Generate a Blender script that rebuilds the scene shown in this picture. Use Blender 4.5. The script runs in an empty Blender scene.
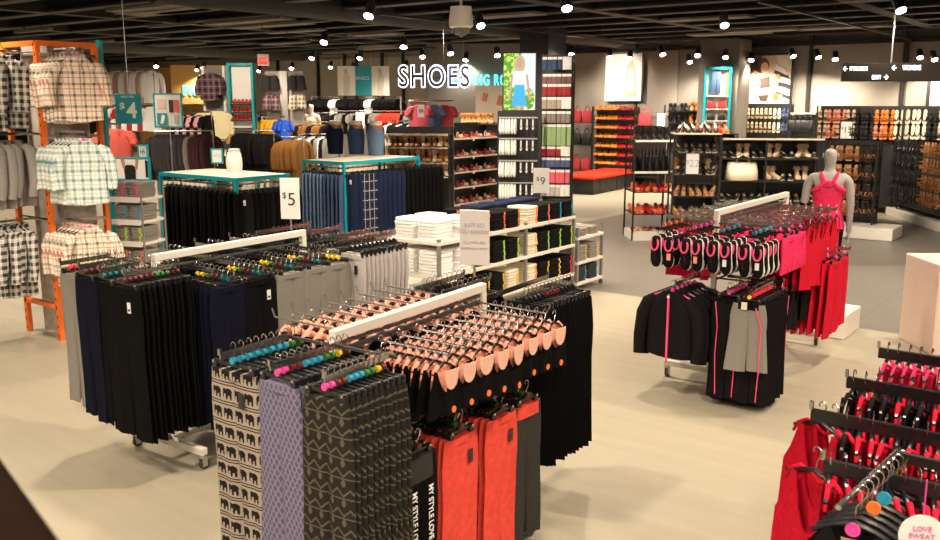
import bpy, bmesh, math, random
from mathutils import Vector, Matrix
R = random.Random(7)
sc = bpy.context.scene
COL = sc.collection
PI = math.pi
rad = math.radians

# ------------------------------------------------------------------ camera / survey of the place
FPX = 895.0
HC = 2.5
PITCH = math.atan(170 / 895)
YAW = rad(36.87)
cp, sp = math.cos(PITCH), math.sin(PITCH)
FW = (-math.sin(YAW), math.cos(YAW))
RT = (math.cos(YAW), math.sin(YAW))


def V(v, d):
    """height of a point seen on picture row v at horizontal distance d"""
    k = (270 - v) / FPX
    return HC + d * (k * cp - sp) / (cp + k * sp)


def D(u, d, z=0.0):
    """floor-plan position of a point seen in picture column u at distance d and height z"""
    o = (u - 470) / FPX * (d * cp + (HC - z) * sp)
    return (FW[0] * d + RT[0] * o, FW[1] * d + RT[1] * o)


def G(u, v, z=0.0):
    k = (270 - v) / FPX
    d = (z - HC) * (cp + k * sp) / (k * cp - sp)
    return D(u, d, z)


# ------------------------------------------------------------------ materials
MATS = {}


def mat(name, col, rough=0.6, metal=0.0, spec=0.5, emit=None, es=1.0, noise=0.0, nscale=30.0, bump=0.0, alpha=None, stretch=None):
    if name in MATS:
        return MATS[name]
    m = bpy.data.materials.new(name)
    m.use_nodes = True
    nt = m.node_tree
    b = nt.nodes['Principled BSDF']
    b.inputs['Base Color'].default_value = (*col, 1)
    b.inputs['Roughness'].default_value = rough
    b.inputs['Metallic'].default_value = metal
    b.inputs['Specular IOR Level'].default_value = spec
    if emit:
        b.inputs['Emission Color'].default_value = (*emit, 1)
        b.inputs['Emission Strength'].default_value = es
    if noise or bump:
        tc = nt.nodes.new('ShaderNodeTexCoord')
        src = tc.outputs['Object']
        if stretch:
            mp = nt.nodes.new('ShaderNodeMapping')
            mp.inputs['Scale'].default_value = stretch
            nt.links.new(src, mp.inputs[0])
            src = mp.outputs[0]
        n = nt.nodes.new('ShaderNodeTexNoise')
        n.inputs['Scale'].default_value = nscale
        n.inputs['Detail'].default_value = 4
        nt.links.new(src, n.inputs['Vector'])
        if noise:
            rmp = nt.nodes.new('ShaderNodeMixRGB')
            rmp.inputs[1].default_value = (*[c * (1 - noise) for c in col], 1)
            rmp.inputs[2].default_value = (*[min(1, c * (1 + noise)) for c in col], 1)
            nt.links.new(n.outputs['Fac'], rmp.inputs[0])
            nt.links.new(rmp.outputs[0], b.inputs['Base Color'])
        if bump:
            bp = nt.nodes.new('ShaderNodeBump')
            bp.inputs['Strength'].default_value = bump
            bp.inputs['Distance'].default_value = 0.01
            nt.links.new(n.outputs['Fac'], bp.inputs['Height'])
            nt.links.new(bp.outputs[0], b.inputs['Normal'])
    MATS[name] = m
    return m


def cloth(name, col, noise=0.18, rough=0.85, nscale=60):
    return mat(name, col, rough=rough, spec=0.06, noise=noise, nscale=nscale, bump=0.25)


def nodes_of(m):
    nt = m.node_tree
    return nt, nt.nodes['Principled BSDF']


class NG:
    """tiny math-node helper on object coordinates"""
    def __init__(s, m, gen=False):
        s.nt, s.b = nodes_of(m)
        tc = s.nt.nodes.new('ShaderNodeTexCoord')
        s.sep = s.nt.nodes.new('ShaderNodeSeparateXYZ')
        s.co = tc.outputs['Generated' if gen else 'Object']
        s.nt.links.new(s.co, s.sep.inputs[0])
        s.x, s.y, s.z = s.sep.outputs

    def op(s, o, a, b=None):
        n = s.nt.nodes.new('ShaderNodeMath')
        n.operation = o
        for i, q in enumerate((a, b)):
            if q is None:
                continue
            if isinstance(q, (int, float)):
                n.inputs[i].default_value = q
            else:
                s.nt.links.new(q, n.inputs[i])
        return n.outputs[0]

    def stripe(s, c, freq, width, off=0.0):
        return s.op('LESS_THAN', s.op('FRACT', s.op('ADD', s.op('MULTIPLY', c, freq), off)), width)

    def mix(s, fac, a, b):
        n = s.nt.nodes.new('ShaderNodeMixRGB')
        for i, q in enumerate((fac, a, b)):
            if isinstance(q, tuple):
                n.inputs[i].default_value = (*q, 1)
            elif isinstance(q, (int, float)):
                n.inputs[i].default_value = q
            else:
                s.nt.links.new(q, n.inputs[i])
        return n.outputs[0]

    def out(s, c):
        s.nt.links.new(c, s.b.inputs['Base Color'])


def plaid(name, base, dark, thin, f=9.0, w=0.35):
    m = mat(name, base, rough=0.85, spec=0.15)
    g = NG(m)
    xx = g.op('ADD', g.x, g.op('MULTIPLY', g.y, 0.8))
    a = g.stripe(xx, f, w)
    b = g.stripe(g.z, f * 0.9, w, 0.2)
    c = g.mix(g.op('MULTIPLY', g.op('ADD', a, b), 0.47), base, dark)
    t = g.op('MAXIMUM', g.stripe(xx, f, 0.07, 0.35), g.stripe(g.z, f * 0.9, 0.07, 0.55))
    g.out(g.mix(g.op('MULTIPLY', t, 0.8), c, thin))
    return m


def cells(name, base, ink, kind):
    m = mat(name, base, rough=0.85, spec=0.15)
    g = NG(m)
    if kind == 'bands':            # rows of dark animals between striped bands
        fz = g.op('FRACT', g.op('MULTIPLY', g.z, 11.0))
        fx = g.op('FRACT', g.op('MULTIPLY', g.op('ADD', g.x, 0.0), 14.0))
        dx = g.op('ABSOLUTE', g.op('SUBTRACT', fx, 0.5))
        dz = g.op('ABSOLUTE', g.op('SUBTRACT', fz, 0.62))
        def spot_(cx, cz, rx, rz):
            ex, ez = g.op('DIVIDE', g.op('SUBTRACT', fx, cx), rx), g.op('DIVIDE', g.op('SUBTRACT', fz, cz), rz)
            return g.op('LESS_THAN', g.op('ADD', g.op('MULTIPLY', ex, ex), g.op('MULTIPLY', ez, ez)), 1.0)

        blob = g.op('MAXIMUM', spot_(0.55, 0.68, 0.3, 0.19), spot_(0.2, 0.72, 0.15, 0.15))
        legs = g.op('MAXIMUM', g.op('MAXIMUM', spot_(0.4, 0.46, 0.09, 0.18), spot_(0.74, 0.46, 0.09, 0.18)), spot_(0.1, 0.55, 0.05, 0.18))
        line = g.op('MAXIMUM', g.op('LESS_THAN', fz, 0.06), g.op('MULTIPLY', g.op('GREATER_THAN', fz, 0.14), g.op('LESS_THAN', fz, 0.2)))
        g.out(g.mix(g.op('MAXIMUM', g.op('MAXIMUM', blob, legs), line), base, ink))
    elif kind == 'tribal':
        fz = g.op('FRACT', g.op('MULTIPLY', g.z, 11.5))
        fx = g.op('FRACT', g.op('MULTIPLY', g.x, 15.0))
        tri = g.op('ABSOLUTE', g.op('SUBTRACT', fx, 0.5))
        zig = g.op('LESS_THAN', g.op('ABSOLUTE', g.op('SUBTRACT', g.op('SUBTRACT', fz, 0.15), g.op('MULTIPLY', tri, 0.7))), 0.06)
        line = g.op('LESS_THAN', fz, 0.07)
        dot = g.op('MULTIPLY', g.op('GREATER_THAN', fz, 0.62), g.op('LESS_THAN', g.op('ADD', g.op('MULTIPLY', tri, 1.6), g.op('ABSOLUTE', g.op('SUBTRACT', fz, 0.8))), 0.3))
        g.out(g.mix(g.op('MAXIMUM', g.op('MAXIMUM', zig, line), dot), base, ink))
    elif kind == 'diamond':
        a = g.op('FRACT', g.op('MULTIPLY', g.op('ADD', g.x, g.op('MULTIPLY', g.z, 0.6)), 34.0))
        b = g.op('FRACT', g.op('MULTIPLY', g.op('SUBTRACT', g.x, g.op('MULTIPLY', g.z, 0.6)), 34.0))
        k = g.op('MAXIMUM', g.op('LESS_THAN', a, 0.3), g.op('LESS_THAN', b, 0.3))
        g.out(g.mix(k, base, ink))
    return m


BLK = cloth('black_jersey', (0.0055, 0.005, 0.0055))
BLK2 = cloth('charcoal_jersey', (0.01, 0.009, 0.0095))
NAVY = cloth('navy_jersey', (0.007, 0.008, 0.018))
GREY = cloth('grey_marl', (0.25, 0.23, 0.205), noise=0.3, nscale=200)
LGREY = cloth('pale_grey_marl', (0.5, 0.45, 0.44), noise=0.2, nscale=120)
DGREY = cloth('dark_grey_marl', (0.045, 0.042, 0.038))
CORAL = cloth('coral_jersey', (0.8, 0.085, 0.06), noise=0.25, nscale=25)
RED = cloth('red_jersey', (0.62, 0.012, 0.035), noise=0.35)
PINK = cloth('hot_pink_jersey', (0.9, 0.035, 0.12), noise=0.35, nscale=25)
NEON = cloth('neon_pink', (1.0, 0.1, 0.25))
PEACH = cloth('peach_lining', (0.92, 0.4, 0.29), noise=0.08)
WHITEC = cloth('white_cotton', (0.86, 0.85, 0.83), noise=0.04)
CREAM = cloth('cream_cotton', (0.75, 0.66, 0.5), noise=0.1)
BROWN = cloth('brown_wool', (0.2, 0.09, 0.025))
YELLOW = cloth('yellow_jersey', (0.85, 0.42, 0.03))
BLUE = cloth('royal_blue', (0.03, 0.1, 0.6))
DENIM = cloth('light_denim', (0.13, 0.2, 0.33), noise=0.4, nscale=40)
MDENIM = cloth('mid_denim', (0.05, 0.08, 0.16), noise=0.4, nscale=40)
DDENIM = cloth('dark_denim', (0.015, 0.022, 0.055), noise=0.4, nscale=40)
ROSE = cloth('rose_cotton', (0.7, 0.12, 0.16))
BLUEG = cloth('blue_grey_cotton', (0.1, 0.13, 0.24))
MAROON = cloth('maroon_cotton', (0.35, 0.04, 0.045))
PALEY = cloth('pale_yellow_cotton', (0.85, 0.75, 0.45))
PL_WARM = plaid('cream_red_plaid', (0.85, 0.72, 0.58), (0.07, 0.05, 0.05), (0.55, 0.1, 0.07), f=10, w=0.22)
PL_TEAL = plaid('white_teal_plaid', (0.8, 0.82, 0.76), (0.12, 0.25, 0.27), (0.4, 0.5, 0.48), f=12, w=0.3)
PL_BW = plaid('black_white_plaid', (0.72, 0.68, 0.62), (0.012, 0.012, 0.014), (0.4, 0.38, 0.36), f=15, w=0.5)
PL_RED = plaid('dark_red_plaid', (0.12, 0.07, 0.08), (0.012, 0.012, 0.016), (0.4, 0.2, 0.2), f=8)
PL_NAVY = plaid('navy_white_plaid', (0.02, 0.025, 0.06), (0.012, 0.012, 0.02), (0.6, 0.6, 0.6), f=7)
P_BAND = cells('elephant_print', (0.36, 0.3, 0.24), (0.012, 0.011, 0.012), 'bands')
P_TRIB = cells('tribal_print', (0.02, 0.018, 0.015), (0.105, 0.09, 0.062), 'tribal')
P_DIAM = cells('purple_diamond_print', (0.11, 0.095, 0.16), (0.22, 0.2, 0.29), 'diamond')
WHITE = mat('white_paint', (0.8, 0.74, 0.66), rough=0.4, noise=0.04, nscale=5)
CHROME = mat('chrome', (0.55, 0.54, 0.52), rough=0.25, metal=1)
PRONG = mat('prong_steel', (0.2, 0.19, 0.18), rough=0.4, metal=0.8)
STEEL = mat('steel', (0.55, 0.53, 0.5), rough=0.35, metal=1)
BPLAS = mat('black_plastic', (0.012, 0.012, 0.013), rough=0.3)
BMETAL = mat('black_metal', (0.014, 0.013, 0.013), rough=0.4)
GMETAL = mat('grey_metal', (0.33, 0.31, 0.29), rough=0.4, metal=0.5)
RUBBER = mat('grey_rubber', (0.05, 0.048, 0.046), rough=0.6)
ORANGE = mat('orange_paint', (0.88, 0.17, 0.015), rough=0.4)
TEAL = mat('teal_paint', (0.0, 0.33, 0.4), rough=0.4)
TEALS = mat('teal_card', (0.01, 0.3, 0.38), rough=0.6)
CARD = mat('white_card', (0.82, 0.79, 0.76), rough=0.6)
INK = mat('black_ink', (0.03, 0.03, 0.035), rough=0.7)
GREYINK = mat('grey_ink', (0.45, 0.45, 0.5), rough=0.7)
WHITEINK = mat('white_ink', (0.9, 0.88, 0.85), rough=0.6)
LIME = mat('lime_sticker', (0.4, 0.75, 0.03), rough=0.4)
YELS = mat('yellow_sticker', (0.85, 0.55, 0.02), rough=0.4)
ORGS = mat('orange_sticker', (0.95, 0.2, 0.03), rough=0.4)
CYAS = mat('cyan_sticker', (0.03, 0.33, 0.52), rough=0.4)
REDS = mat('red_sticker', (0.85, 0.04, 0.05), rough=0.4)
PNKS = mat('magenta_sticker', (0.85, 0.06, 0.35), rough=0.4)
GRNS = mat('green_disc', (0.04, 0.2, 0.03), rough=0.4)
TEALD = mat('teal_disc', (0.0, 0.14, 0.16), rough=0.4)
MAROOND = mat('maroon_disc', (0.14, 0.015, 0.015), rough=0.4)
MANN = mat('mannequin_grey', (0.36, 0.34, 0.32), rough=0.45, noise=0.05, nscale=6)
SKIN = mat('skin', (0.45, 0.24, 0.15), rough=0.5, noise=0.08, nscale=20)
REDFELT = cloth('red_upholstery', (0.75, 0.035, 0.015), noise=0.08)
WOOD = mat('dark_floor_box', (0.02, 0.018, 0.017), rough=0.5)
TAN = mat('tan_leather', (0.36, 0.14, 0.04), rough=0.45, noise=0.2, nscale=20)
COGNAC = mat('cognac_leather', (0.5, 0.15, 0.03), rough=0.4, noise=0.2, nscale=20)
BEIGE = mat('beige_leather', (0.6, 0.42, 0.26), rough=0.5, noise=0.15, nscale=20)
BLEA = mat('black_leather', (0.012, 0.011, 0.011), rough=0.35)
REDL = mat('red_leather', (0.45, 0.012, 0.015), rough=0.3)
ORNL = mat('orange_leather', (0.85, 0.25, 0.02), rough=0.4)
CREL = mat('cream_leather', (0.75, 0.66, 0.48), rough=0.5, noise=0.1, nscale=15)
SOLEW = mat('white_rubber', (0.8, 0.76, 0.7), rough=0.5)
MIRROR = mat('mirror_glass', (0.85, 0.85, 0.84), rough=0.03, metal=1)


# ------------------------------------------------------------------ mesh builder
class B:
    def __init__(s):
        s.v, s.f, s.m, s.mats = [], [], [], []

    def mi(s, m):
        if m not in s.mats:
            s.mats.append(m)
        return s.mats.index(m)

    def add(s, vs, fs, m):
        o = len(s.v)
        s.v += [tuple(q) for q in vs]
        k = s.mi(m)
        for f in fs:
            s.f.append([i + o for i in f])
            s.m.append(k)
        return s

    def box(s, c, size, m, rz=0.0, ch=0.0):
        x, y, z = [q / 2 for q in size]
        if ch:
            ch = min(ch, x * 0.9, y * 0.9, z * 0.9)
            vs = []
            for sx in (-1, 1):
                for sy in (-1, 1):
                    for sz in (-1, 1):
                        vs += [(sx * (x - ch), sy * (y - ch), sz * z), (sx * (x - ch), sy * y, sz * (z - ch)), (sx * x, sy * (y - ch), sz * (z - ch))]
            bm = bmesh.new()
            for q in vs:
                bm.verts.new(q)
            r = bmesh.ops.convex_hull(bm, input=bm.verts)
            bmesh.ops.dissolve_limit(bm, angle_limit=0.01, verts=bm.verts, edges=bm.edges)
            bm.verts.index_update()
            vs = [q.co[:] for q in bm.verts]
            fs = [[q.index for q in f.verts] for f in bm.faces]
            bm.free()
        else:
            vs = [(a * x, b * y, d * z) for a in (-1, 1) for b in (-1, 1) for d in (-1, 1)]
            fs = [(0, 1, 3, 2), (4, 6, 7, 5), (0, 4, 5, 1), (2, 3, 7, 6), (0, 2, 6, 4), (1, 5, 7, 3)]
        cr, sr = math.cos(rz), math.sin(rz)
        vs = [(c[0] + a * cr - b * sr, c[1] + a * sr + b * cr, c[2] + d) for a, b, d in vs]
        return s.add(vs, fs, m)

    def span(s, a, b, m, ch=0.0):
        return s.box([(p + q) / 2 for p, q in zip(a, b)], [abs(q - p) for p, q in zip(a, b)], m, ch=ch)

    def loft(s, rings, m, cap=True, closed=True):
        n = len(rings[0])
        vs = [p for r in rings for p in r]
        fs = []
        for i in range(len(rings) - 1):
            for j in range(n if closed else n - 1):
                k = (j + 1) % n
                fs.append((i * n + j, i * n + k, (i + 1) * n + k, (i + 1) * n + j))
        if cap and closed:
            fs.append(tuple(range(n))[::-1])
            fs.append(tuple((len(rings) - 1) * n + j for j in range(n)))
        return s.add(vs, fs, m)

    def tube(s, path, r, m, n=8, cap=True):
        pts = [Vector(p) for p in path]
        rr = r if isinstance(r, (list, tuple)) else [r] * len(pts)
        t0 = (pts[1] - pts[0]).normalized()
        up = Vector((0, 0, 1)) if abs(t0.z) < 0.9 else Vector((1, 0, 0))
        a = t0.cross(up).normalized()
        rings = []
        for i, p in enumerate(pts):
            t = (pts[min(i + 1, len(pts) - 1)] - pts[max(i - 1, 0)]).normalized()
            a = (a - t * a.dot(t)).normalized()
            b = t.cross(a)
            rings.append([p + (a * math.cos(2 * PI * k / n) + b * math.sin(2 * PI * k / n)) * rr[i] for k in range(n)])
        return s.loft(rings, m, cap)

    def cyl(s, c, r, h, m, n=16, axis='z', r2=None):
        r2 = r if r2 is None else r2
        d = {'x': (1, 0, 0), 'y': (0, 1, 0), 'z': (0, 0, 1)}[axis]
        p = Vector(c)
        e = Vector(d) * h / 2
        return s.tube([p - e, p + e], [r, r2], m, n)

    def lathe(s, prof, m, c=(0, 0, 0), n=16):
        rings = [[(c[0] + r * math.cos(2 * PI * k / n), c[1] + r * math.sin(2 * PI * k / n), c[2] + z) for k in range(n)] for r, z in prof]
        return s.loft(rings, m)

    def prism(s, pts, y0, y1, m):
        """polygon in x,z pushed from y0 to y1"""
        n = len(pts)
        vs = [(p[0], y0, p[1]) for p in pts] + [(p[0], y1, p[1]) for p in pts]
        fs = [tuple(range(n)), tuple(range(2 * n - 1, n - 1, -1))]
        fs += [(i, i + n, (i + 1) % n + n, (i + 1) % n) for i in range(n)]
        return s.add(vs, fs, m)

    def ell(s, c, r, m, n=12, k=8):
        rings = [[(c[0] + r[0] * math.sin(PI * i / k) * math.cos(2 * PI * j / n), c[1] + r[1] * math.sin(PI * i / k) * math.sin(2 * PI * j / n), c[2] + r[2] * math.cos(PI * i / k)) for j in range(n)] for i in range(1, k)]
        top = [(c[0], c[1], c[2] + r[2])] * 0
        return s.loft(rings, m)

    def build(s, name, parent=None, smooth=False, loc=None, rz=None):
        me = bpy.data.meshes.new(name)
        me.from_pydata(s.v, [], s.f)
        for q in s.mats:
            me.materials.append(q)
        me.polygons.foreach_set('material_index', s.m)
        bm = bmesh.new()
        bm.from_mesh(me)
        bmesh.ops.recalc_face_normals(bm, faces=bm.faces)
        bm.to_mesh(me)
        bm.free()
        if smooth:
            me.polygons.foreach_set('use_smooth', [True] * len(me.polygons))
            me.set_sharp_from_angle(angle=rad(50))
        o = bpy.data.objects.new(name, me)
        COL.objects.link(o)
        if parent:
            o.parent = parent
        if loc is not None:
            o.location = loc
        if rz is not None:
            o.rotation_euler.z = rz
        return o


def tag(o, label=None, cat=None, group=None, kind=None):
    if label:
        o['label'] = label
    if cat:
        o['category'] = cat
    if group:
        o['group'] = group
    if kind:
        o['kind'] = kind
    return o


def empty(name, loc=(0, 0, 0), rz=0.0, label=None, cat=None, group=None):
    o = bpy.data.objects.new(name, None)
    COL.objects.link(o)
    o.location = loc
    o.rotation_euler.z = rz
    o.empty_display_size = 0.1
    return tag(o, label, cat, group)


def place(o, loc, rz=0.0, label=None, cat=None, group=None):
    o.location = loc
    o.rotation_euler = (0, 0, rz)
    return tag(o, label, cat, group)


def text(body, size, m, name, parent, loc, rot=(PI / 2, 0, 0), depth=0.002, offset=0.0, align='CENTER', sx=1.0, spacing=1.0, mats=None):
    cu = bpy.data.curves.new('t', 'FONT')
    cu.body = body
    cu.size = size
    cu.extrude = depth
    cu.offset = offset
    cu.align_x = align
    cu.align_y = 'CENTER'
    cu.space_character = spacing
    cu.resolution_u = 4
    t = bpy.data.objects.new('t', cu)
    COL.objects.link(t)
    dg = bpy.context.evaluated_depsgraph_get()
    me = bpy.data.meshes.new_from_object(t.evaluated_get(dg))
    bpy.data.objects.remove(t)
    bpy.data.curves.remove(cu)
    me.materials.clear()
    me.materials.append(m)
    if sx != 1.0:
        me.transform(Matrix.Diagonal((sx, 1, 1, 1)))
    o = bpy.data.objects.new(name, me)
    COL.objects.link(o)
    o.parent = parent
    o.location = loc
    o.rotation_euler = rot
    return o

# ------------------------------------------------------------------ garments (origin = where the hook rests on its rail, front towards -Y)
def tree_of(o):
    return (o, [tree_of(c) for c in o.children])


DISC_OF = {}


def copy_nodes(t, parent=None, root=None):
    c = t[0].copy()
    COL.objects.link(c)
    if parent:
        c.parent = parent
    if t[0].name.startswith('size_disc'):
        DISC_OF[root] = c
    for k in t[1]:
        copy_nodes(k, c, root or c)
    return c


class Kind:
    """the first use takes the original itself, later uses copy it together with each of its parts"""
    def __init__(s, maker):
        s.maker, s.t = maker, None

    def get(s):
        if s.t is None:
            o = s.maker()
            s.t = tree_of(o)
            return o
        return copy_nodes(s.t)


def hook_path(h=0.075):
    p = []
    for i in range(9):
        a = PI * 1.15 * i / 8
        p.append((0.0, 0.016 * math.cos(a) * -1, 0.008 + 0.016 * math.sin(a)))
    p = [(0, 0.016 * math.cos(PI * 1.1 - PI * 1.1 * i / 8 - 0.0), 0.004 + 0.016 * math.sin(PI * 1.1 - PI * 1.1 * i / 8)) for i in range(9)]
    q = [(0, 0.012, -0.014), (0, 0.002, -0.03), (0, 0, -h)]
    # hook lies across the rail: turned so it opens sideways
    return [(a[1] * 1.0, 0.0, a[2]) for a in p + q]


def clip_hanger(parent, w=0.26, metal=CHROME, disc=True, z=-0.085):
    b = B()
    b.box((0, 0, z), (w, 0.012, 0.012), BPLAS)
    b.box((0, 0, z + 0.008), (0.05, 0.014, 0.022), BPLAS)
    for s in (-1, 1):
        b.box((s * (w / 2 - 0.02), 0, z - 0.02), (0.03, 0.022, 0.05), BPLAS)
        b.box((s * (w / 2 - 0.02), -0.003, z + 0.003), (0.014, 0.026, 0.012), metal)
    o = b.build('hanger', parent)
    k = B()
    k.tube(hook_path(-z), 0.0024, metal, 5)
    k.build('hook', o, True)
    if disc:
        d = B()
        d.cyl((0, -0.004, z + 0.022), 0.016, 0.02, PNKS, 12, 'y')
        d.build('size_disc', o)
    return o


def top_hanger(parent, w=0.36, col=BPLAS, metal=CHROME, disc=None, r=0.008):
    b = B()
    b.tube([(-w / 2, 0, -0.125), (-w / 4, 0, -0.095), (0, 0, -0.078), (w / 4, 0, -0.095), (w / 2, 0, -0.125)], r, col, 6)
    o = b.build('hanger', parent, True)
    k = B()
    k.tube(hook_path(0.08), 0.0024, metal, 5)
    k.build('hook', o, True)
    if disc:
        d = B()
        d.cyl((0, 0, -0.06), 0.015, 0.012, disc, 12, 'y')
        d.build('size_disc', o)
    return o


DISCS = {}


def disc_mesh(m):
    if m.name not in DISCS:
        d = B()
        d.cyl((0, -0.004, -0.085 + 0.022), 0.016, 0.02, m, 12, 'y')
        o = d.build('size_disc')
        DISCS[m.name] = o.data
        bpy.data.objects.remove(o)
    return DISCS[m.name]


def recolour(o, m):
    if o not in DISC_OF:
        for c in o.children:
            for k in c.children:
                if k.name.startswith('size_disc'):
                    DISC_OF[o] = k
    if o in DISC_OF:
        DISC_OF[o].data = disc_mesh(m)


def legs(b, m, w, hem, L, th, z0, seed=0, knee=None):
    r = random.Random(seed)
    ph = [r.uniform(0, 6) for _ in range(8)]
    N, K = 14, 11
    for s in (-1, 1):
        rings = []
        for i in range(K):
            t = i / (K - 1)
            hw = (w / 4 + 0.008) * (1 - t) + hem / 2 * t
            if knee:
                hw = hw + (knee / 2 - (w / 4 + hem / 2) / 2) * math.sin(PI * t)
            hw += 0.012 * math.sin(PI * min(1, t * 2.6)) * (1 if t < 0.4 else 0)
            cx = s * ((w / 4) * (1 - t) + max(w / 4 * 0.96, hem / 2 + 0.004) * t)
            z = z0 - L * t + (0.012 * math.sin(ph[0] + s) if i == K - 1 else 0)
            ring = []
            for j in range(N):
                a = 2 * PI * j / N
                ca, sa = math.cos(a), math.sin(a)
                x = cx + hw * math.copysign(abs(ca) ** 0.8, ca)
                y = th * (1 - 0.35 * t) * sa
                y += 0.007 * t * math.sin(ca * 5 + ph[1] + s * 2) + 0.006 * t * math.sin(t * 5 + ph[2])
                ring.append((x, y, z))
            rings.append(ring)
        b.loft(rings, m)


def band(b, m, w, th, z, h):
    N = 18
    rings = []
    for q in (z, z - h):
        rings.append([(w / 2 * math.copysign(abs(math.cos(2 * PI * j / N)) ** 0.7, math.cos(2 * PI * j / N)), th * math.sin(2 * PI * j / N), q) for j in range(N)])
    b.loft(rings, m)


def trousers(name, m, w=0.27, hem=0.15, L=0.98, th=0.02, wm=None, wh=0.035, disc=True, seed=0, tagc=None, knee=None, extra=None, metal=CHROME, hw=0.27):
    def mk():
        b = B()
        legs(b, m, w, hem, L, th, -0.115, seed, knee)
        o = b.build(name, None, True)
        k = B()
        band(k, wm or m, w * 1.04, th + 0.004, -0.112, wh)
        k.build('waistband', o, True)
        clip_hanger(o, hw, metal, disc)
        if tagc:
            k = B()
            k.box((w * 0.22, -th - 0.008, -0.23), (0.035, 0.002, 0.07), tagc)
            k.box((w * 0.22, -th - 0.0095, -0.245), (0.022, 0.002, 0.012), INK)
            k.build('price_tag', o)
        if extra:
            extra(o)
        return o
    return Kind(mk)


def sheet(b, m, top, w0, w1, L, y, bulge, seed, nx=17, nz=8, sgn=-1, zt=0.0, th=0.004):
    """hanging cloth panel: top(s) is its upper edge, w0/w1 its width above and below"""
    r = random.Random(seed)
    p = [r.uniform(0, 6) for _ in range(4)]
    for off, flip in ((0.0, 0), (-sgn * th, 1)):
        pts = []
        for i in range(nz):
            t = i / (nz - 1)
            row = []
            for j in range(nx):
                s = j / (nx - 1)
                z1 = zt - L + 0.01 * math.sin(s * 6 + p[3])
                z = top(s) * (1 - t) + z1 * t
                w = w0 * (1 - t) + w1 * t
                x = (s - 0.5) * w
                e = math.sin(PI * s)
                yy = y + sgn * (bulge * e ** 0.6) + 0.014 * t * math.sin(s * 15 + p[0]) * e + 0.006 * t * math.sin(s * 31 + p[1]) * e + off * e ** 0.4
                row.append((x, yy, z))
            pts.append(row)
        b.loft(pts, m, cap=False, closed=False)


def necktop(depth, strap=0.24, arm=0.2, sh=-0.1, wide=0.1):
    """upper edge of a vest: low at the arm openings, high at the straps, scooped at the neck"""
    def f(s):
        q = abs(s - 0.5) * 2            # 0 centre .. 1 side
        if q > strap * 2 + wide:
            k = (q - strap * 2 - wide) / max(1e-6, 1 - strap * 2 - wide)
            return sh - arm * k ** 0.5
        if q > strap * 2 - wide:
            return sh
        k = q / (strap * 2 - wide)
        return sh - depth * (1 - k ** 2.4)
    return f


def vest(name, m, w=0.3, L=0.55, lining=None, neck=0.13, back=0.05, hang=BPLAS, disc=None, seed=0, flare=1.1, arm=0.17, extra=None, bulge=0.022, st=0.24, wide=0.1, roll=None, dz=0.0):
    def mk():
        b = B()
        sheet(b, m, necktop(neck, arm=arm, strap=st, wide=wide), w, w * flare, L, 0, bulge, seed, sgn=-1)
        sheet(b, m, necktop(back, arm=arm, strap=st, wide=wide), w, w * flare, L, 0.004, bulge, seed + 1, sgn=1)
        o = b.build(name, None, True)
        if lining:
            k = B()
            sheet(k, lining, necktop(back - 0.012, arm=arm, strap=st, wide=wide), w * 0.96, w * 0.98, 0.3, -0.003, bulge * 0.8, seed + 2, sgn=1, nz=5)
            if roll:
                for s in (-1, 1):
                    k.tube([(s * w * 0.38, 0, -0.15), (s * w * 0.32, 0, -0.112), (s * w * 0.2, 0.002, -0.088), (s * w * 0.13, 0.012, -0.1), (0, 0.02, -0.125)], [roll * 0.7, roll, roll * 1.15, roll, roll * 0.8], lining, 8)
            k.build('lining', o, True)
        top_hanger(o, w * 0.74, hang, disc=disc)
        if extra:
            extra(o)
        if dz:
            for q in [o] + list(o.children):
                q.data.transform(Matrix.Translation((0, 0, dz)))
                for h in q.children:
                    if q is not o and h.name.startswith('hook'):
                        k = B()
                        k.tube(hook_path(0.08 - dz), 0.0024, CHROME, 5)
                        n = k.build('hook', None, True)
                        h.data = n.data
                        bpy.data.objects.remove(n)
        return o
    return Kind(mk)


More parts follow.
